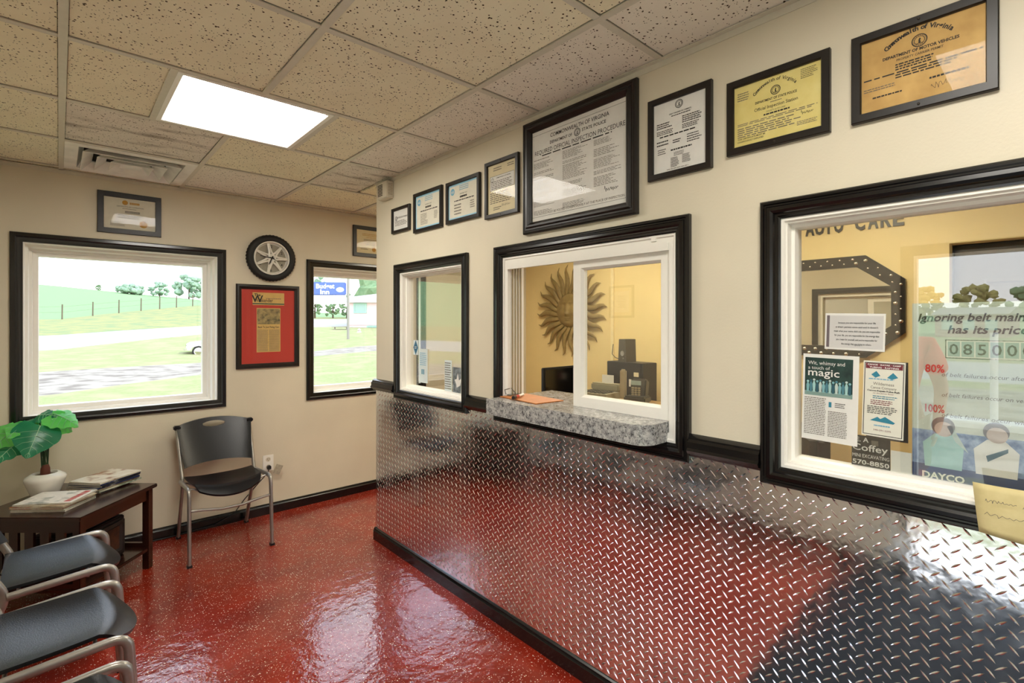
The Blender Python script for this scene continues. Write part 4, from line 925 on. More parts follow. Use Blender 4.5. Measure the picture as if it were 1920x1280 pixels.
m = MB(); m.bbox(.185, .200, -.09, .09, .0, .375, .004); m.build('front_panel', PLASTIC_S, pc_)
m = MB(); m.box(.06, .14, -.0912, -.09, .18, .24); m.build('sticker', WHITEP, pc_)
m = MB(); m.box(.11, .16, -.0912, -.09, .265, .30); m.build('sticker', IVORY, pc_)
m = MB(); m.box(.115, .145, -.0915, -.0912, .185, .235); m.build('sticker_flag', REDI, pc_)
sp = thing('desk_speaker', 'dark grey desktop speaker standing on the computer case', 'speaker', (2.0, 2.53, 1.1208), PART-.25)
m = MB(); m.prism([(-.05, 0), (.05, 0), (.042, .19), (-.040, .19)], -.05, .06); m.build('cabinet', plain('speaker_grey', '4b4740', .5), sp)
m = MB(); m.lathe([(.022, .0), (.022, .004), (.010, .001)], 16, MXp, (.005, -.05, .07)); m.lathe([(.006, 0), (.006, .006)], 10, MXp, (.02, -.05, .03)); m.build('knob', SILVER, sp, smooth=40)
m = MB(); m.tube([(2.05, 2.62, 1.13), (2.10, 2.72, 1.14), (2.24, 2.86, 1.16), (2.275, 2.875, 1.25)], .004, 6); tag(m.build('speaker_wire', plain('grey_wire', '6b6252', .5)), 'thin wire rising from the desk speaker to the wall', 'wire')
rw = MB(); rw.bbox(2.283, 2.2995, 2.880, 2.912, .75, 2.36, .002); tag(rw.build('cable_raceway', plain('raceway_cream', 'f0dfae', .4)), 'cream vertical cable cover on the office wall behind the speaker', 'cable cover')
le = thing('reception_ledge', 'raised brown ledge carrying the telephone behind the service window', 'ledge', (1.36, 2.0, .7455))
m = MB(); m.bbox(-.24, .20, -.55, .55, .125, .150, .004); m.build('ledge_top', plain('desk_laminate', '9c7a48', .35), le)
for yy in (-.5, .5):
    m = MB(); m.box(-.20, .18, yy-.012, yy+.012, 0, .125); m.build('ledge_side', plain('desk_side', '7d6038', .5), le)
ph = thing('desk_phone', 'cordless phone standing in its base beside the computer case', 'telephone', (1.37, 2.06, .8958), PART+.25)
m = MB(); m.bbox(-.02, .13, -.07, .07, 0, .05, .01); m.bbox(.0, .11, -.02, .06, .04, .17, .012, Matrix.Rotation(-.25, 4, 'X')); m.build('base', plain('phone_dark', '35342f', .4), ph)
m = MB(); m.bbox(-.075, -.03, .0, .03, .02, .225, .01); m.build('handset', plain('phone_silver', 'a89c80', .35), ph)
m = MB(); m.box(.02, .09, -.0365, -.034, .125, .155); m.v = [(x, y+.01, z) for x, y, z in m.v]; m.build('display', SKYC, ph)
m = MB()
for i in range(3):
    for j in range(4): m.bbox(.025+.022*i, .040+.022*i, -.036, -.020, .055+.015*j, .065+.015*j, .001)
m.build('keypad', plain('phone_silver', 'a89c80', .35), ph)
ca = thing('card_terminal', 'grey adding machine with a paper slip on the office desk', 'adding machine', (1.40, 2.33, .8958), PART+.1)
m = MB(); m.zprism([(-.12, -.13), (.12, -.13), (.12, .12), (-.12, .12)], 0, .045); m.bbox(-.12, .12, .04, .12, .045, .10, .01); m.build('body', plain('machine_grey', '8d8770', .5), ca)
m = MB()
for i in range(6):
    for j in range(4): m.bbox(-.10+.034*i, -.075+.034*i, -.11+.034*j, -.085+.034*j, .045, .053, .002)
m.build('keys', plain('key_dark', '4a4740', .5), ca)
m = MB(); m.box(-.05, .05, .09, .092, .10, .16); m.build('paper_slip', WHITEP, ca)
pa = MB(); pa.box(-.08, .08, -.11, .11, 0, .002); tag(pa.build('loose_paper', IVORY, loc=(1.33, 1.80, .8958), rotz=.3), 'loose sheet lying on the office desk in front of the phone', 'paper')
pb = MB(); pb.bbox(-.04, .04, -.01, .01, 0, .11, .003); tag(pb.build('photo_stand', PLASTIC_S, loc=(1.28, 3.05, .7455), rotz=-.5), 'small dark desk stand left of the black monitor', 'stand')

# sun sculpture
sn = thing('sun_sculpture', 'bronze sun face sculpture with wavy rays on the office wall', 'wall sculpture', (XR-.0005, 3.415, 1.575), PART)
BRZ = plain('aged_bronze', '8f7a4c', .5, metal=.1, nz=.22, scale=14)
def facez(x, z):
    r = math.hypot(x, z)/.172
    if r >= 1: return .0
    y = .020+.050*math.sqrt(max(0, 1-r*r))
    g = lambda cx, cz, sx_, sz, h_: h_*math.exp(-((x-cx)/sx_)**2-((z-cz)/sz)**2)
    y += g(0, .005, .022, .055, .016)+g(0, -.035, .026, .020, .016)                       # nose
    for s in (-1, 1):
        y += g(s*.062, .048, .036, .016, -.012)+g(s*.062, .046, .018, .012, .012)        # eye socket and ball
        y += g(s*.064, .080, .040, .010, .010)+g(s*.075, -.03, .035, .035, .010)        # brow, cheek
    y += g(0, -.078, .034, .007, .010)+g(0, -.094, .030, .008, .010)+g(0, -.086, .04, .003, -.006)+g(0, -.130, .03, .02, .010)
    return y
m = MB(); nr, na = 26, 56; V = [(0, -facez(0, 0), 0)]
for i in range(1, nr+1):
    r = .172*i/nr
    for k in range(na): x, z = r*math.cos(2*PI*k/na), r*math.sin(2*PI*k/na); V.append((x, -facez(x*.999, z*.999), z))
F = [(0, 1+k, 1+(k+1) % na) for k in range(na)]
for i in range(nr-1):
    a = 1+i*na; F += [(a+k, a+(k+1) % na, a+na+(k+1) % na, a+na+k) for k in range(na)]
m.add(V, F); m.build('sun_face', BRZ, sn, smooth=80)
m = MB(); m.tube([(.175*math.cos(2*PI*k/48), -.018, .175*math.sin(2*PI*k/48)) for k in range(49)], .010, 8, cap=False); m.build('face_rim', BRZ, sn, smooth=80)
RB = MB(); n = 9; P = []
for i in range(n):
    q = i/(n-1); r = .17+.30*q; a = .62*q*q+.20*math.sin(q*PI*1.4)-.22*q; P.append(Vector((r*math.cos(-a), -.022-.018*math.sin(PI*q), r*math.sin(-a))))
wd_ = [.020, .024, .027, .028, .027, .023, .018, .011, .002]
RB.tube(P, wd_, 8, flat=(1.0, .5), up=(0, 1, 0))
ray0 = None; NR = 24
for k in range(NR):
    if ray0 is None: ray0 = RB.build('sun_ray', BRZ, sn, smooth=80); o = ray0
    else: o = ray0.copy(); C.objects.link(o); o.parent = sn
    o.rotation_euler = (0, 2*PI*k/NR, 0)

# studded mirror
mi = thing('studded_mirror', 'octagonal wall mirror in a black frame with chrome studs', 'mirror', (XR-.0005, 1.16, 1.552), PART)
def octo(w2, h2, cx, cz): return [(-w2+cx, -h2), (w2-cx, -h2), (w2, -h2+cz), (w2, h2-cz), (w2-cx, h2), (-w2+cx, h2), (-w2, h2-cz), (-w2, -h2+cz)]
oo = octo(.475, .330, .205, .165); oi = octo(.405, .258, .185, .135)
m = MB(); V = [(x, y, z) for pts, y in ((oo, 0), (oo, -.028), (oi, -.028), (oi, -.004)) for x, z in pts]
m.add(V, [(i*8+k, i*8+(k+1) % 8, (i+1)*8+(k+1) % 8, (i+1)*8+k) for i in range(3) for k in range(8)]); m.build('mirror_frame', plain('mirror_black', '15100e', .3, nz=.2), mi)
m = MB(); m.prism(oi, -.006, -.003); MIR = plain('mirror_silver', 'e4e2d8', .01, metal=1, nz=0); m.build('mirror_glass', MIR, mi)
stud = None; rs = random.Random(5)
for e in range(8):
    (a0, b0), (a1, b1) = oo[e], oo[(e+1) % 8]; (c0, d0), (c1, d1) = oi[e], oi[(e+1) % 8]
    L_ = math.hypot(a1-a0, b1-b0); k_ = max(3, int(L_/.038))
    for k in range(k_):
        q = (k+.5)/k_; s = .30 if k % 2 else .68
        x = (a0+(a1-a0)*q)*(1-s)+(c0+(c1-c0)*q)*s; z = (b0+(b1-b0)*q)*(1-s)+(d0+(d1-d0)*q)*s
        if stud is None:
            sm = MB(); sm.lathe([(.012, 0), (.011, .005), (.007, .009), (.001, .0105)], 12, MXp); stud = sm.build('stud', plain('chrome', 'd8d4cc', .08, metal=1, nz=0), mi, smooth=60); o = stud
        else: o = stud.copy(); C.objects.link(o); o.parent = mi
        f_ = rs.choice((.6, .85, 1.15)); o.location = (x, -.0275, z); o.scale = (f_, f_, f_)
# letters on the office wall
ls = 'AUTO CARE'
yl = {0: 1.218, 1: 1.158, 2: 1.104, 3: 1.045, 5: .925, 6: .853, 7: .786, 8: .722}
for i, chh in enumerate(ls):
    if chh == ' ': continue
    m = MB(); txt(m, chh, 0, 0, .135, -.012, width=.055 if chh != 'T' else .048, bold=.03); nb = len(m.v); fb = list(m.f)
    m.v += [(x, 0, z) for x, y, z in m.v]; m.f += [tuple(j+nb for j in reversed(f_)) for f_ in fb]
    es = {}
    for f_ in fb:
        for j in range(len(f_)):
            e = (f_[j], f_[(j+1) % len(f_)]); es[e] = 1
    m.f += [(a, b, b+nb, a+nb) for a, b in es if (b, a) not in es]
    tag(m.build('wall_letter', BLACKF, loc=(XR-.0005, yl[i], 2.054), rotz=PART), 'black raised letter %s of the %s word on the office wall' % (chh, 'first' if i < 4 else 'second'), 'letter', 'letters on the office wall')
# calendar on the office side of the counter wall, waste bin, chair and tools by the big window
cal = thing('wall_calendar', 'wall calendar with a city picture on the office side of the counter wall', 'calendar', (.1205, .76, 1.53), PI/2)
m = MB(); m.box(-.10, .10, -.003, 0, 0, .13); m.build('picture', m_parch('city_photo', '3a2a26', 'a0552e', 30), cal)
m = MB(); m.box(-.10, .10, -.003, 0, -.15, 0); m.build('page', IVORY, cal)
m = MB(); dashes(m, -.09, .09, -.14, -.02, 6, -.0034, .35, 0, random.Random(1)); m.build('dates', GREY, cal)
sh = thing('office_shelf', 'low wooden shelf unit under the large office window', 'shelf', (.24, .10, 0), PART)
m = MB(); m.bbox(-.60, .45, -.10, .10, .96, .985, .003); m.build('shelf_board', plain('pine_shelf', 'b9833d', .45, nz=.12, scale=10), sh)
for xx in (-.58, .43):
    m = MB(); m.box(xx-.012, xx+.012, -.10, .10, 0, .96); m.build('shelf_side', plain('pine_shelf', 'b9833d', .45), sh)
m = MB(); m.box(-.57, .42, -.10, -.09, .0, .96); m.build('shelf_back', plain('pine_shelf', 'b9833d', .45), sh)
for i, (c, yy, rz, nm, lab) in enumerate((('c0392b', .435, .1, 'red', 'screwdriver with a red handle on the shelf behind the large window'), ('2d6f9c', .490, .1, 'blue', 'screwdriver with a blue handle on the shelf behind the large window'), ('2f8f62', .540, .1, 'green', 'screwdriver with a green handle on the shelf behind the large window'))):
    t = thing('screwdriver', lab, 'tool', (.20, yy, .997), PART+rz, 'tools on the office shelf')
    MB().tube([(-.04, 0, 0), (-.03, 0, 0), (.02, 0, 0), (.03, 0, 0)], [.008, .012, .011, .007], 10).build('handle', plain(nm+'_handle', c, .35), t, smooth=40)
    MB().tube([(.03, 0, 0), (.09, 0, 0)], .003, 8).build('shaft', plain('steel', '9a9a98', .25, metal=1), t, smooth=40)
oc_ = thing('office_chair', 'black office chair standing behind the large office window', 'chair', (.95, .82, 0), .6)
m = MB(); m.bbox(-.23, .23, -.04, .04, .55, .98, .03); m.build('backrest', PLASTIC_S, oc_)
m = MB(); m.bbox(-.24, .24, -.48, .0, .42, .50, .03); m.build('seat', PLASTIC_S, oc_)
m = MB(); m.lathe([(.03, .06), (.03, .42)], 12, c=(0, -.24, 0)); m.box(-.03, .03, -.0, .06, .45, .60); m.build('column', PLASTIC_S, oc_)
for k in range(5):
    a = 2*PI*k/5; m = MB(); m.tube([(0, -.24, .075), (.26*math.cos(a), -.24+.26*math.sin(a), .055)], [.022, .015], 8); m.lathe([(.02, 0), (.025, .02), (.02, .045)], 10, c=(.26*math.cos(a), -.24+.26*math.sin(a), 0)); m.build('foot', PLASTIC_S, oc_)

# ------------------------------------------------------------------ outdoors: terrain measured as distance and height by compass bearing
CAMP = Vector((-1.584, 0, 1.4433))
def row_t(r, t): return [(a, 1.4433+b*a) for a, b in zip(r, t)]
TAB = [(-150, [(4, -.2), (14, -.2), (16, -.2), (24, -.1), (60, .2), (120, 3)]), (-68, [(4, -.2), (14, -.2), (16, -.2), (24, -.1), (60, .2), (120, 3)]),
       (-36, row_t((12, 17, 25, 36, 60, 130), (-.133, -.095, -.066, -.041, -.008, .105))), (0, row_t((15, 22, 36, 46, 68, 150), (-.104, -.070, -.0386, -.0173, .006, .055))),
       (10, row_t((18, 24, 42, 55, 80, 160), (-.0871, -.0665, -.0189, -.0045, .0305, .040))), (20, row_t((25, 36, 60, 75, 90, 150), (-.062, -.052, -.007, .008, .012, .020))),
       (27, row_t((28, 38, 65, 80, 95, 150), (-.052, -.041, -.004, .008, .012, .020))), (80, row_t((28, 38, 65, 80, 95, 150), (-.052, -.041, -.004, .008, .012, .020)))]
def prof(az):
    for (a, A), (b, B) in zip(TAB, TAB[1:]):
        if a <= az <= b:
            q = (az-a)/(b-a); return [(x[0]*(1-q)+y[0]*q, x[1]*(1-q)+y[1]*q) for x, y in zip(A, B)]
def gpos(az, band, frac=0.0):
    P = [(2.0, -.25)]+prof(az)+[(420, prof(az)[-1][1]-12)]; r = P[band][0]*(1-frac)+P[band+1][0]*frac; z = P[band][1]*(1-frac)+P[band+1][1]*frac
    a = math.radians(az); return Vector((CAMP.x+r*math.sin(a), r*math.cos(a), z))
GR = m_ground('lawn_grass', '828c5c', 'a0a478', 9, .5, '9f9a78'); GRAV = m_ground('gravel', '9d958b', 'ada699', 14, .4, '7f776e'); ROADM = m_ground('pale_asphalt', 'aaa8a4', 'b2b0ac', 20, .1)
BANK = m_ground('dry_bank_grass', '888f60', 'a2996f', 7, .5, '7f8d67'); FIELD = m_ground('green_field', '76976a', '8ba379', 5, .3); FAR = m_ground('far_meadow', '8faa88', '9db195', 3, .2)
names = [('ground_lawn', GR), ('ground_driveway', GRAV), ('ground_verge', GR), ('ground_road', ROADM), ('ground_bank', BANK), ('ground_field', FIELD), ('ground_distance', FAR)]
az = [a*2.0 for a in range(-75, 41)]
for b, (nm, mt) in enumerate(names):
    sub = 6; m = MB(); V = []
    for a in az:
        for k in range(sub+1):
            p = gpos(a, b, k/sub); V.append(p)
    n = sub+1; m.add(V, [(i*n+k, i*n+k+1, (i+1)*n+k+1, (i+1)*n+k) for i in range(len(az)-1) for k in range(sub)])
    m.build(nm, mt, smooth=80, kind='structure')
# fence along the field
fe = thing('wire_fence', 'row of thin wooden fence posts with wire along the field', 'fence', tuple(gpos(0, 5)))
fo = Vector(fe.location); fz = [-13, -9, -5.5, -2, 0.2, 2.2, 4, 5.6, 7, 8.3, 9.6, 11]
PST = plain('weathered_post', '6d6252', .9)
tops = []
for a in fz:
    p = gpos(a, 4, .97)-fo; m = MB(); m.tube([p+Vector((0, 0, -.2)), p+Vector((.02, 0, 1.5))], [.07, .06], 7); m.build('fence_post', PST, fe); tops.append(p)
for hgt in (.7, 1.25):
    m = MB(); m.tube([p+Vector((0, 0, hgt)) for p in tops], .008, 4); m.build('fence_wire', PST, fe)
# trees
def blob(m, c, r, seed, sq=.85, det=2):
    bm = bmesh.new(); bmesh.ops.create_icosphere(bm, subdivisions=det, radius=1); rr_ = random.Random(seed)
    for v_ in bm.verts:
        f_ = 1+rr_.uniform(-.22, .22); v_.co = Vector((v_.co.x*r*f_, v_.co.y*r*f_, v_.co.z*r*sq*f_))+Vector(c)
    m.addbm(bm)
TRK = plain('tree_trunk', '5b4a3a', .9)
def tree(label, p, ht, wd, mat, seed, group, conic=False):
    t = thing('tree', label, 'tree', tuple(p), 0, group); rr_ = random.Random(seed)
    m = MB(); m.tube([(0, 0, -.3), (0, 0, ht*.3), (.05*wd, 0, ht*.6)], [ht*.03, ht*.024, ht*.012], 8); m.build('trunk', TRK, t)
    m = MB()
    if conic:
        for k in range(6): blob(m, (0, 0, ht*(.2+.14*k)), wd*.5*(1-.15*k), seed+k, .7)
    else:
        for k in range(70):
            a = rr_.uniform(0, 2*PI); zf = rr_.random()*1.12-.12; env = math.sin(PI*(.24+.68*max(0, zf)))**.7; q = rr_.uniform(.15, .95)**.6*.5*wd*env
            blob(m, (q*math.cos(a), q*math.sin(a), ht*(.22+.74*zf)), wd*rr_.uniform(.06, .12), seed+k, .9, 1)
    m.build('crown', mat, t)
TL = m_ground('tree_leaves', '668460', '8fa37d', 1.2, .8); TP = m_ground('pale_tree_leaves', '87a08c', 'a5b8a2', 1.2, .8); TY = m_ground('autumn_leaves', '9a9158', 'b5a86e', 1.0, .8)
T1 = 'trees at the end of the field'
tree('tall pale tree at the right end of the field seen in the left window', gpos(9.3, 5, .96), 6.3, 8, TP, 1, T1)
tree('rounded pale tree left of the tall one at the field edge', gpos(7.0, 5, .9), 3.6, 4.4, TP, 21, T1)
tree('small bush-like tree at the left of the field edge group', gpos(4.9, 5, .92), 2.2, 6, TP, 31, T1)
tree('lone tiny tree standing on the bare hilltop', gpos(-0.0+2.6, 5, 1.0)+Vector((0, 0, -.2)), 1.5, 1.3, TL, 41, T1)
T2 = 'trees behind the motel sign'
for k, (a, h_, w_) in enumerate(((18.6, 4.6, 8), (20.6, 4.9, 7), (22.4, 4.4, 7.5), (23.8, 4.0, 7))):
    h_, w_ = h_, w_*.34; tree(['leafy tree at the left edge of the right window, behind the sign', 'leafy tree directly behind the motel sign', 'leafy tree between the motel sign and its post', 'leafy tree just left of the pink building'][k], gpos(a, 4, .4), h_, w_, TL, 60+10*k, T2)
tree('tall pale tree showing above the motel sign', gpos(20.2, 5, .8), 15.5, 9, TP, 99, T2)
tree('dark conifer rising behind the pink building roof', gpos(27.5, 4, .6), 16, 9, TL, 120, T2, True)
T3 = 'trees across the road from the glass door'
for k in range(15):
    a = -64-3.4*k; mt = (TY, TL, TY)[k % 3]
    tree('%s tree in the long tree line across the road from the glass door' % (('yellowish', 'green', 'yellowish')[k % 3]), gpos(a, 5, .55), 4.8+rnd.uniform(-.5, .6), 5.4, mt, 200+13*k, T3)
# motel sign
def polar(u, d):
    """point at image-axis depth d along the bearing of a feature"""
    f_ = 944.75; s_, c_ = math.sin(.7324), math.cos(.7324); k = (u-960)/f_
    return Vector((CAMP.x+d*(s_+k*c_), d*(c_-k*s_), 0))
def zat(v_, d): return 1.4433-(v_-606.2)*d/944.75
D = 42.0; yaw = -.7324
sg = thing('motel_sign', 'blue and white roadside motel sign with post, seen in the right window', 'sign', tuple(polar(610, D)+Vector((0, 0, zat(553, D)))), yaw+.06)
px = lambda a: a*D/944.75
m = MB(); m.bbox(-px(50), px(38), -.15, .15, 0, px(24), .06); m.build('blue_panel', plain('sign_blue', '5e76be', .5), sg)
m = MB(); m.bbox(-px(50), px(38), -.15, .15, -px(17), -.02, .05); m.build('white_panel', plain('sign_white', 'ebebeb', .5), sg)
m = MB(); txt(m, 'Budget', px(1), px(12.5), px(12), -.155, width=px(34), bold=.04); txt(m, 'Inn', px(0), px(1.8), px(12), -.155, width=px(17), bold=.04); disc(m, px(28), px(10), px(4.6), -.155, 20, 1.6)
dashes(m, px(12), px(26), -px(12), -px(5), 1, -.155, .5, 0, random.Random(4)); m.build('sign_lettering', WHITEP, sg)
gz = -.35
m = MB(); m.tube([(px(41.5), .1, zat(648, D)-zat(553, D)-.1), (px(41.5), .1, px(45))], .11, 12); m.build('post', plain('post_grey', '9a958c', .7), sg, smooth=60)
# pink building
D = 58.0; px = lambda a: a*D/944.75
bl = thing('motel_building', 'pink two storey motel building with white eaves behind the sign post', 'building', tuple(polar(655, D)+Vector((0, 0, zat(638, D)))), yaw-.02)
PINK = plain('pink_masonry', 'eacdcf', .8, nz=.03, scale=6); GRN = plain('pale_green_trim', 'a9cdbd', .6)
HB = zat(567, D)-zat(638, D)
m = MB(); m.box(0, 11, 0, 8, -.8, HB); m.build('wall', PINK, bl)
m = MB(); m.box(-.35, 11.4, -.5, 8.4, HB, HB+px(9)); m.build('fascia', plain('eave_white', 'd8dcd9', .6), bl)
m = MB(); m.add([(-.35, -.5, HB+px(9)), (11.4, -.5, HB+px(9)), (11.4, 8.4, HB+px(9)), (-.35, 8.4, HB+px(9)), (2.5, 4, HB+px(21)), (9, 4, HB+px(21))], [(0, 1, 5, 4), (1, 2, 5), (2, 3, 4, 5), (3, 0, 4), (0, 3, 2, 1)]); m.build('roof', plain('roof_pale', 'b5b6b4', .8), bl)
for x_0, x_1, z_0, z_1 in ((px(8), px(33), HB-px(20), HB-px(1)), (px(33), px(58), -px(2)+px(15), px(28))):
    wf = MB(); wf.frame(x_0, x_1, z_0, z_1, [(0, 0), (0, .08), (.16, .08), (.16, -.05), (0, -.05)]); o = wf.build('building_window', GRN, bl)
    m = MB(); m.box(x_0+.1, x_1-.1, .0-.03, -.02, z_0+.1, z_1-.1); m.build('building_pane', plain('pale_pane', 'a8c3bb', .1), o)
m = MB(); m.box(-.02, 11.05, -.06, 0, px(29), px(30)); m.build('belt_course', PINK, bl)
# pump-like meter box
D = 50.0; px = lambda a: a*D/944.75
mt_ = thing('utility_pedestal', 'white utility pedestal standing before the pink building', 'pedestal', tuple(polar(673.5, D)+Vector((0, 0, zat(638, D)))), yaw)
m = MB(); m.bbox(-px(3.5), px(3.5), -.2, .2, -.3, px(17), .04); m.build('cabinet', plain('pump_white', 'dcd6d2', .6), mt_)
m = MB(); m.lathe([(.1, px(17)), (.16, px(19)), (.15, px(21)), (.02, px(22.5))], 14); m.build('globe', plain('pump_top', 'c9b7b4', .5), mt_, smooth=60)
# picnic table
D = 54.0; px = lambda a: a*D/944.75
pt = thing('picnic_table', 'weathered picnic table on the grass left of the sign post', 'picnic table', tuple(polar(639, D)+Vector((0, 0, zat(626, D)))), yaw+.3)
GW = plain('grey_wood', '8b8279', .9)
for k in range(5):
    m = MB(); m.box(-.9, .9, -.38+.155*k, -.24+.155*k, .72, .76); m.build('plank', GW, pt)
for s in (-1, 1):
    m = MB(); m.box(-.9, .9, s*.72-.13, s*.72+.13, .43, .47); m.build('bench', GW, pt)
    for s2 in (-1, 1):
        m = MB(); m.tube([(s2*.6, s*.15, .72), (s2*.6, s*.72, -.15)], .05, 6); m.build('leg', GW, pt)
    m = MB(); m.box(s*.6-.04, s*.6+.04, -.8, .8, .36, .43); m.build('cross_beam', GW, pt)
# vintage car
D = 24.0; base_p = polar(373, D)
car = thing('vintage_car', 'white old car with dark tyres parked on the roadside grass', 'car', (base_p.x, base_p.y, zat(668, D)), -.20); car.scale = (.8,)*3
WHC = plain('car_white', 'dedada', .25, coat=.6, nz=.02); CHR = plain('chrome', 'd8d4cc', .08, metal=1, nz=0)
def carbody(profile, wd, rr_=.12, nseg=5):
    m = MB(); n = len(profile); V = []
    for s in (-1, -.86, -.4, .4, .86, 1):
        k = 1 if abs(s) < .95 else .93
        V += [(x, s*wd/2, .45+(z-.45)*k) for x, z in profile]
    m.add(V, [(i*n+k, i*n+(k+1) % n, (i+1)*n+(k+1) % n, (i+1)*n+k) for i in range(5) for k in range(n)]+[tuple(range(n)), tuple(range(5*n, 6*n))]); return m
carbody([(-.55, .42), (-.62, .62), (-.50, .84), (.2, .92), (1.05, .95), (3.0, .93), (3.75, .82), (3.85, .55), (3.75, .38), (3.35, .36), (3.2, .62), (2.9, .68), (2.6, .62), (2.45, .36), (.42, .34), (.33, .58), (.02, .68), (-.3, .60), (-.40, .42)], 1.72).build('body', WHC, car, smooth=35)
carbody([(.95, .93), (1.35, 1.38), (2.35, 1.42), (3.0, .92)], 1.45).build('cabin', WHC, car, smooth=35)
for s in (-1, 1):
    m = MB(); m.add([(1.08, s*.735, .97), (1.40, s*.71, 1.33), (2.30, s*.70, 1.36), (2.82, s*.735, .97)], [(0, 1, 2, 3)]); o = m.build('side_glass', plain('car_glass', '2a3030', .1), car); md = o.modifiers.new('s', 'SOLIDIFY'); md.thickness = .01
    for xx in (0, 2.9):
        R90 = Matrix.Rotation(s*-PI/2, 4, 'X')
        m = MB(); m.lathe([(.20, -.10), (.31, -.10), (.33, -.06), (.33, .04), (.31, .08), (.20, .08)], 24, R90, (xx, s*.74, .33), loop=True); wh = m.build('wheel', plain('tyre_rubber', '141312', .6), car, smooth=40)
        m = MB(); m.lathe([(.235, .070), (.23, .084), (.20, .084), (.19, .06)], 24, R90, (xx, s*.74, .33), loop=True); m.build('whitewall', plain('whitewall', 'ccc9c0', .6), wh, smooth=40)
        m = MB(); m.lathe([(.20, .06), (.17, .075), (.10, .07), (.05, .10), (.01, .105)], 20, R90, (xx, s*.74, .33)); m.build('hubcap', CHR, wh, smooth=40)
    m = MB(); m.lathe([(.09, 0), (.10, .03), (.08, .05), (.02, .06)], 16, Matrix.Rotation(-PI/2, 4, 'Y'), (-.55, s*.6, .70)); m.build('headlight', CHR, car, smooth=40)
m = MB(); m.bbox(-.74, -.64, -.86, .86, .40, .50, .03); m.bbox(3.85, 3.93, -.84, .84, .40, .50, .03); m.build('bumper', CHR, car)
m = MB(); m.box(-.63, -.58, -.42, .42, .52, .72); m.build('grille', plain('car_glass', '2a3030', .1), car)
# light pole and sign post by the lot (mirrored in the office glass)
lp = thing('lot_post', 'white post standing at the edge of the parking lot', 'post', (-9.2, .82, -.2))
m = MB(); m.tube([(0, 0, 0), (0, 0, 1.5)], .05, 10); m.build('post_shaft', WHITEP, lp, smooth=60)
m = MB(); m.bbox(-.25, .25, -.6, .6, -.02, .10, .02); m.build('kerb_block', WHITEP, lp)
bsg = thing('lot_building', 'low pinkish brick building across the road from the glass door', 'building', tuple(gpos(-84.4, 5, .02)), .1)
m = MB(); m.box(-3.0, 3.0, -2.4, 2.4, -.8, 2.0); m.build('wall', plain('far_brick', 'a58d83', .9), bsg)
m = MB(); m.add([(-3.4, -2.7, 2.0), (3.4, -2.7, 2.0), (3.4, 2.7, 2.0), (-3.4, 2.7, 2.0), (0, -2.7, 2.7), (0, 2.7, 2.7)], [(0, 1, 4), (2, 3, 5), (1, 2, 5, 4), (3, 0, 4, 5), (0, 3, 2, 1)]); m.build('roof', plain('far_roof', '8b857e', .9), bsg)
for yy in (-1.5, 0, 1.5):
    m = MB(); m.box(2.98, 3.03, yy-.4, yy+.4, .6, 1.5); m.build('building_window', plain('pale_pane', 'a8c3bb', .1), bsg)
# ------------------------------------------------------------------ man outside the glass door (seen mirrored in the office glass)
SKIN = plain('skin', 'c98f73', .5, nz=.05); SHIRT = plain('coral_shirt', 'ef4f38', .8, nz=.06); SHORT = plain('khaki_shorts', 'a3947c', .85, nz=.06); HAIR = plain('brown_hair', '3f2a1c', .7, nz=.2, scale=90)
mn = thing('person', 'man in a coral red T-shirt and khaki shorts standing outside the glass door', 'person', (-3.02, .90, -.2), 0); mn.scale = (1.05,)*3
def skin(name, verts, edges, radii, mat, parent, root=0, sub=2):
    me = bpy.data.meshes.new(name); me.from_pydata(verts, edges, []); o = bpy.data.objects.new(name, me); C.objects.link(o); o.parent = parent
    md = o.modifiers.new('skin', 'SKIN'); md.use_smooth_shade = True
    for i, r in enumerate(radii):
        d_ = me.skin_vertices[0].data[i]; d_.radius = r if hasattr(r, '__len__') else (r, r); d_.use_root = (i == root)
    ss = o.modifiers.new('sub', 'SUBSURF'); ss.levels = sub; ss.render_levels = sub
    me.materials.append(mat); return o
# faces +x ; left arm +y, right arm -y
J = dict(pel=(0, 0, .95), wa=(0, 0, 1.10), ch=(0.01, 0, 1.30), nk=(0, 0, 1.47), hd0=(.015, 0, 1.55), hd1=(.02, 0, 1.66))
V, E, RR = [], [], []
def addv(p, r, par=None):
    V.append(p); RR.append(r)
    if par is not None: E.append((par, len(V)-1))
    return len(V)-1
pel = addv((0, 0, .95), (.15, .11)); wa_ = addv((0, 0, 1.12), (.145, .105), pel); chs = addv((.0, 0, 1.32), (.165, .115), wa_); nk = addv((0, 0, 1.46), .065, chs); h0 = addv((.02, 0, 1.54), .075, nk); h1 = addv((.025, 0, 1.64), (.085, .098), h0); h2 = addv((.02, 0, 1.72), .07, h1)
hands = []
for s in (-1, 1):
    hp = addv((0, s*.10, .88), .095, pel); kn = addv((.02, s*.115, .50), .062, hp); cf = addv((.0, s*.118, .36), .060, kn); an = addv((-.02, s*.12, .09), .040, cf); ft = addv((.05, s*.125, .04), .040, an); addv((.15, s*.135, .03), .035, ft)
    shd = addv((0, s*.185, 1.40), .062, chs); el = addv((-.04, s*.255, 1.12), .044, shd); wr = addv((.06, s*.245, .88), .030, el); pm = addv((.085, s*.24, .82), (.040, .020), wr); hands.append((s, V[pm]))
skin('body', V, E, RR, SKIN, mn)
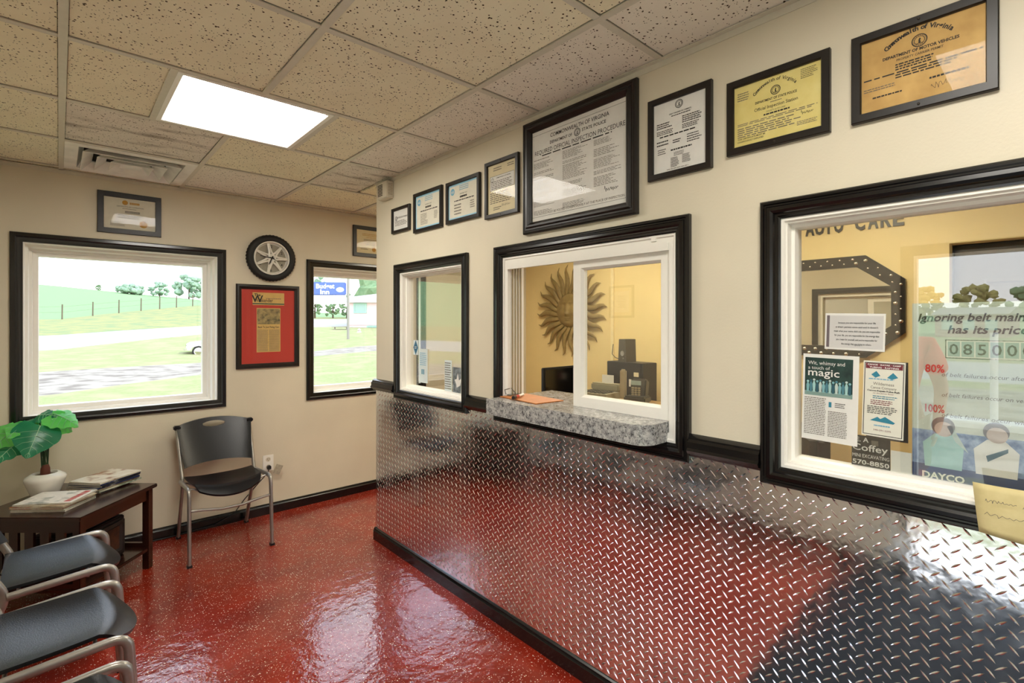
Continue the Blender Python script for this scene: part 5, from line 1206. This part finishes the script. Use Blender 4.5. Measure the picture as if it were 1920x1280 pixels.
for s, p in hands:
    for k, (dx_, L_) in enumerate(((-.028, .060), (-.010, .072), (.010, .070), (.028, .055))):
        a = Vector(p)+Vector((dx_*.9, 0, -.02)); skin('finger', [tuple(a), tuple(a+Vector((.008, -s*.006, -L_*.5))), tuple(a+Vector((.010, -s*.02, -L_)))], [(0, 1), (1, 2)], [.0095, .009, .007], SKIN, mn, sub=1)
    a = Vector(p)+Vector((.035, 0, .02)); skin('thumb', [tuple(a), tuple(a+Vector((.022, -s*.006, -.028))), tuple(a+Vector((.026, -s*.012, -.055)))], [(0, 1), (1, 2)], [.011, .010, .008], SKIN, mn, sub=1)
skin('shirt', [(0, 0, .90), (0, 0, 1.12), (0, 0, 1.32), (0, 0, 1.43), (0, -.19, 1.41), (-.025, -.243, 1.20), (0, .19, 1.41), (-.025, .243, 1.20)], [(0, 1), (1, 2), (2, 3), (2, 4), (4, 5), (2, 6), (6, 7)], [(.175, .135), (.172, .132), (.185, .135), (.10, .09), .078, .072, .078, .072], SHIRT, mn)
skin('shorts', [(0, 0, .96), (0, -.105, .84), (.015, -.12, .52), (0, .105, .84), (.015, .12, .52)], [(0, 1), (1, 2), (0, 3), (3, 4)], [(.168, .13), .112, .098, .112, .098], SHORT, mn)
m = MB(); blob(m, (.0, 0, 1.725), .092, 3, .75, 3); m.box(-.085, -.03, -.075, .075, 1.58, 1.70); m.build('hair', HAIR, mn, smooth=80)
m = MB()
for s in (-1, 1): blob(m, (.108, s*.032, 1.650), .011, 1, .8, 2)
m.build('eyes', plain('eye_dark', '2a211c', .2), mn, smooth=80)
m = MB(); m.tube([(.105, 0, 1.655), (.128, 0, 1.615), (.108, 0, 1.605)], [.010, .014, .009], 8)
for s in (-1, 1): blob(m, (.015, s*.092, 1.635), .025, 5, 1.2, 2)
m.build('nose_and_ears', SKIN, mn, smooth=80)
m = MB(); m.tube([(.098, -.026, 1.575), (.108, 0, 1.572), (.098, .026, 1.575)], [.004, .006, .004], 8); m.build('mouth', plain('lip', '9c5548', .5), mn, smooth=80)
for s in (-1, 1):
    m = MB(); m.bbox(-.07, .20, s*.13-.05, s*.13+.05, 0, .085, .03); m.build('shoe', plain('dark_shoe', '2b2622', .6), mn)
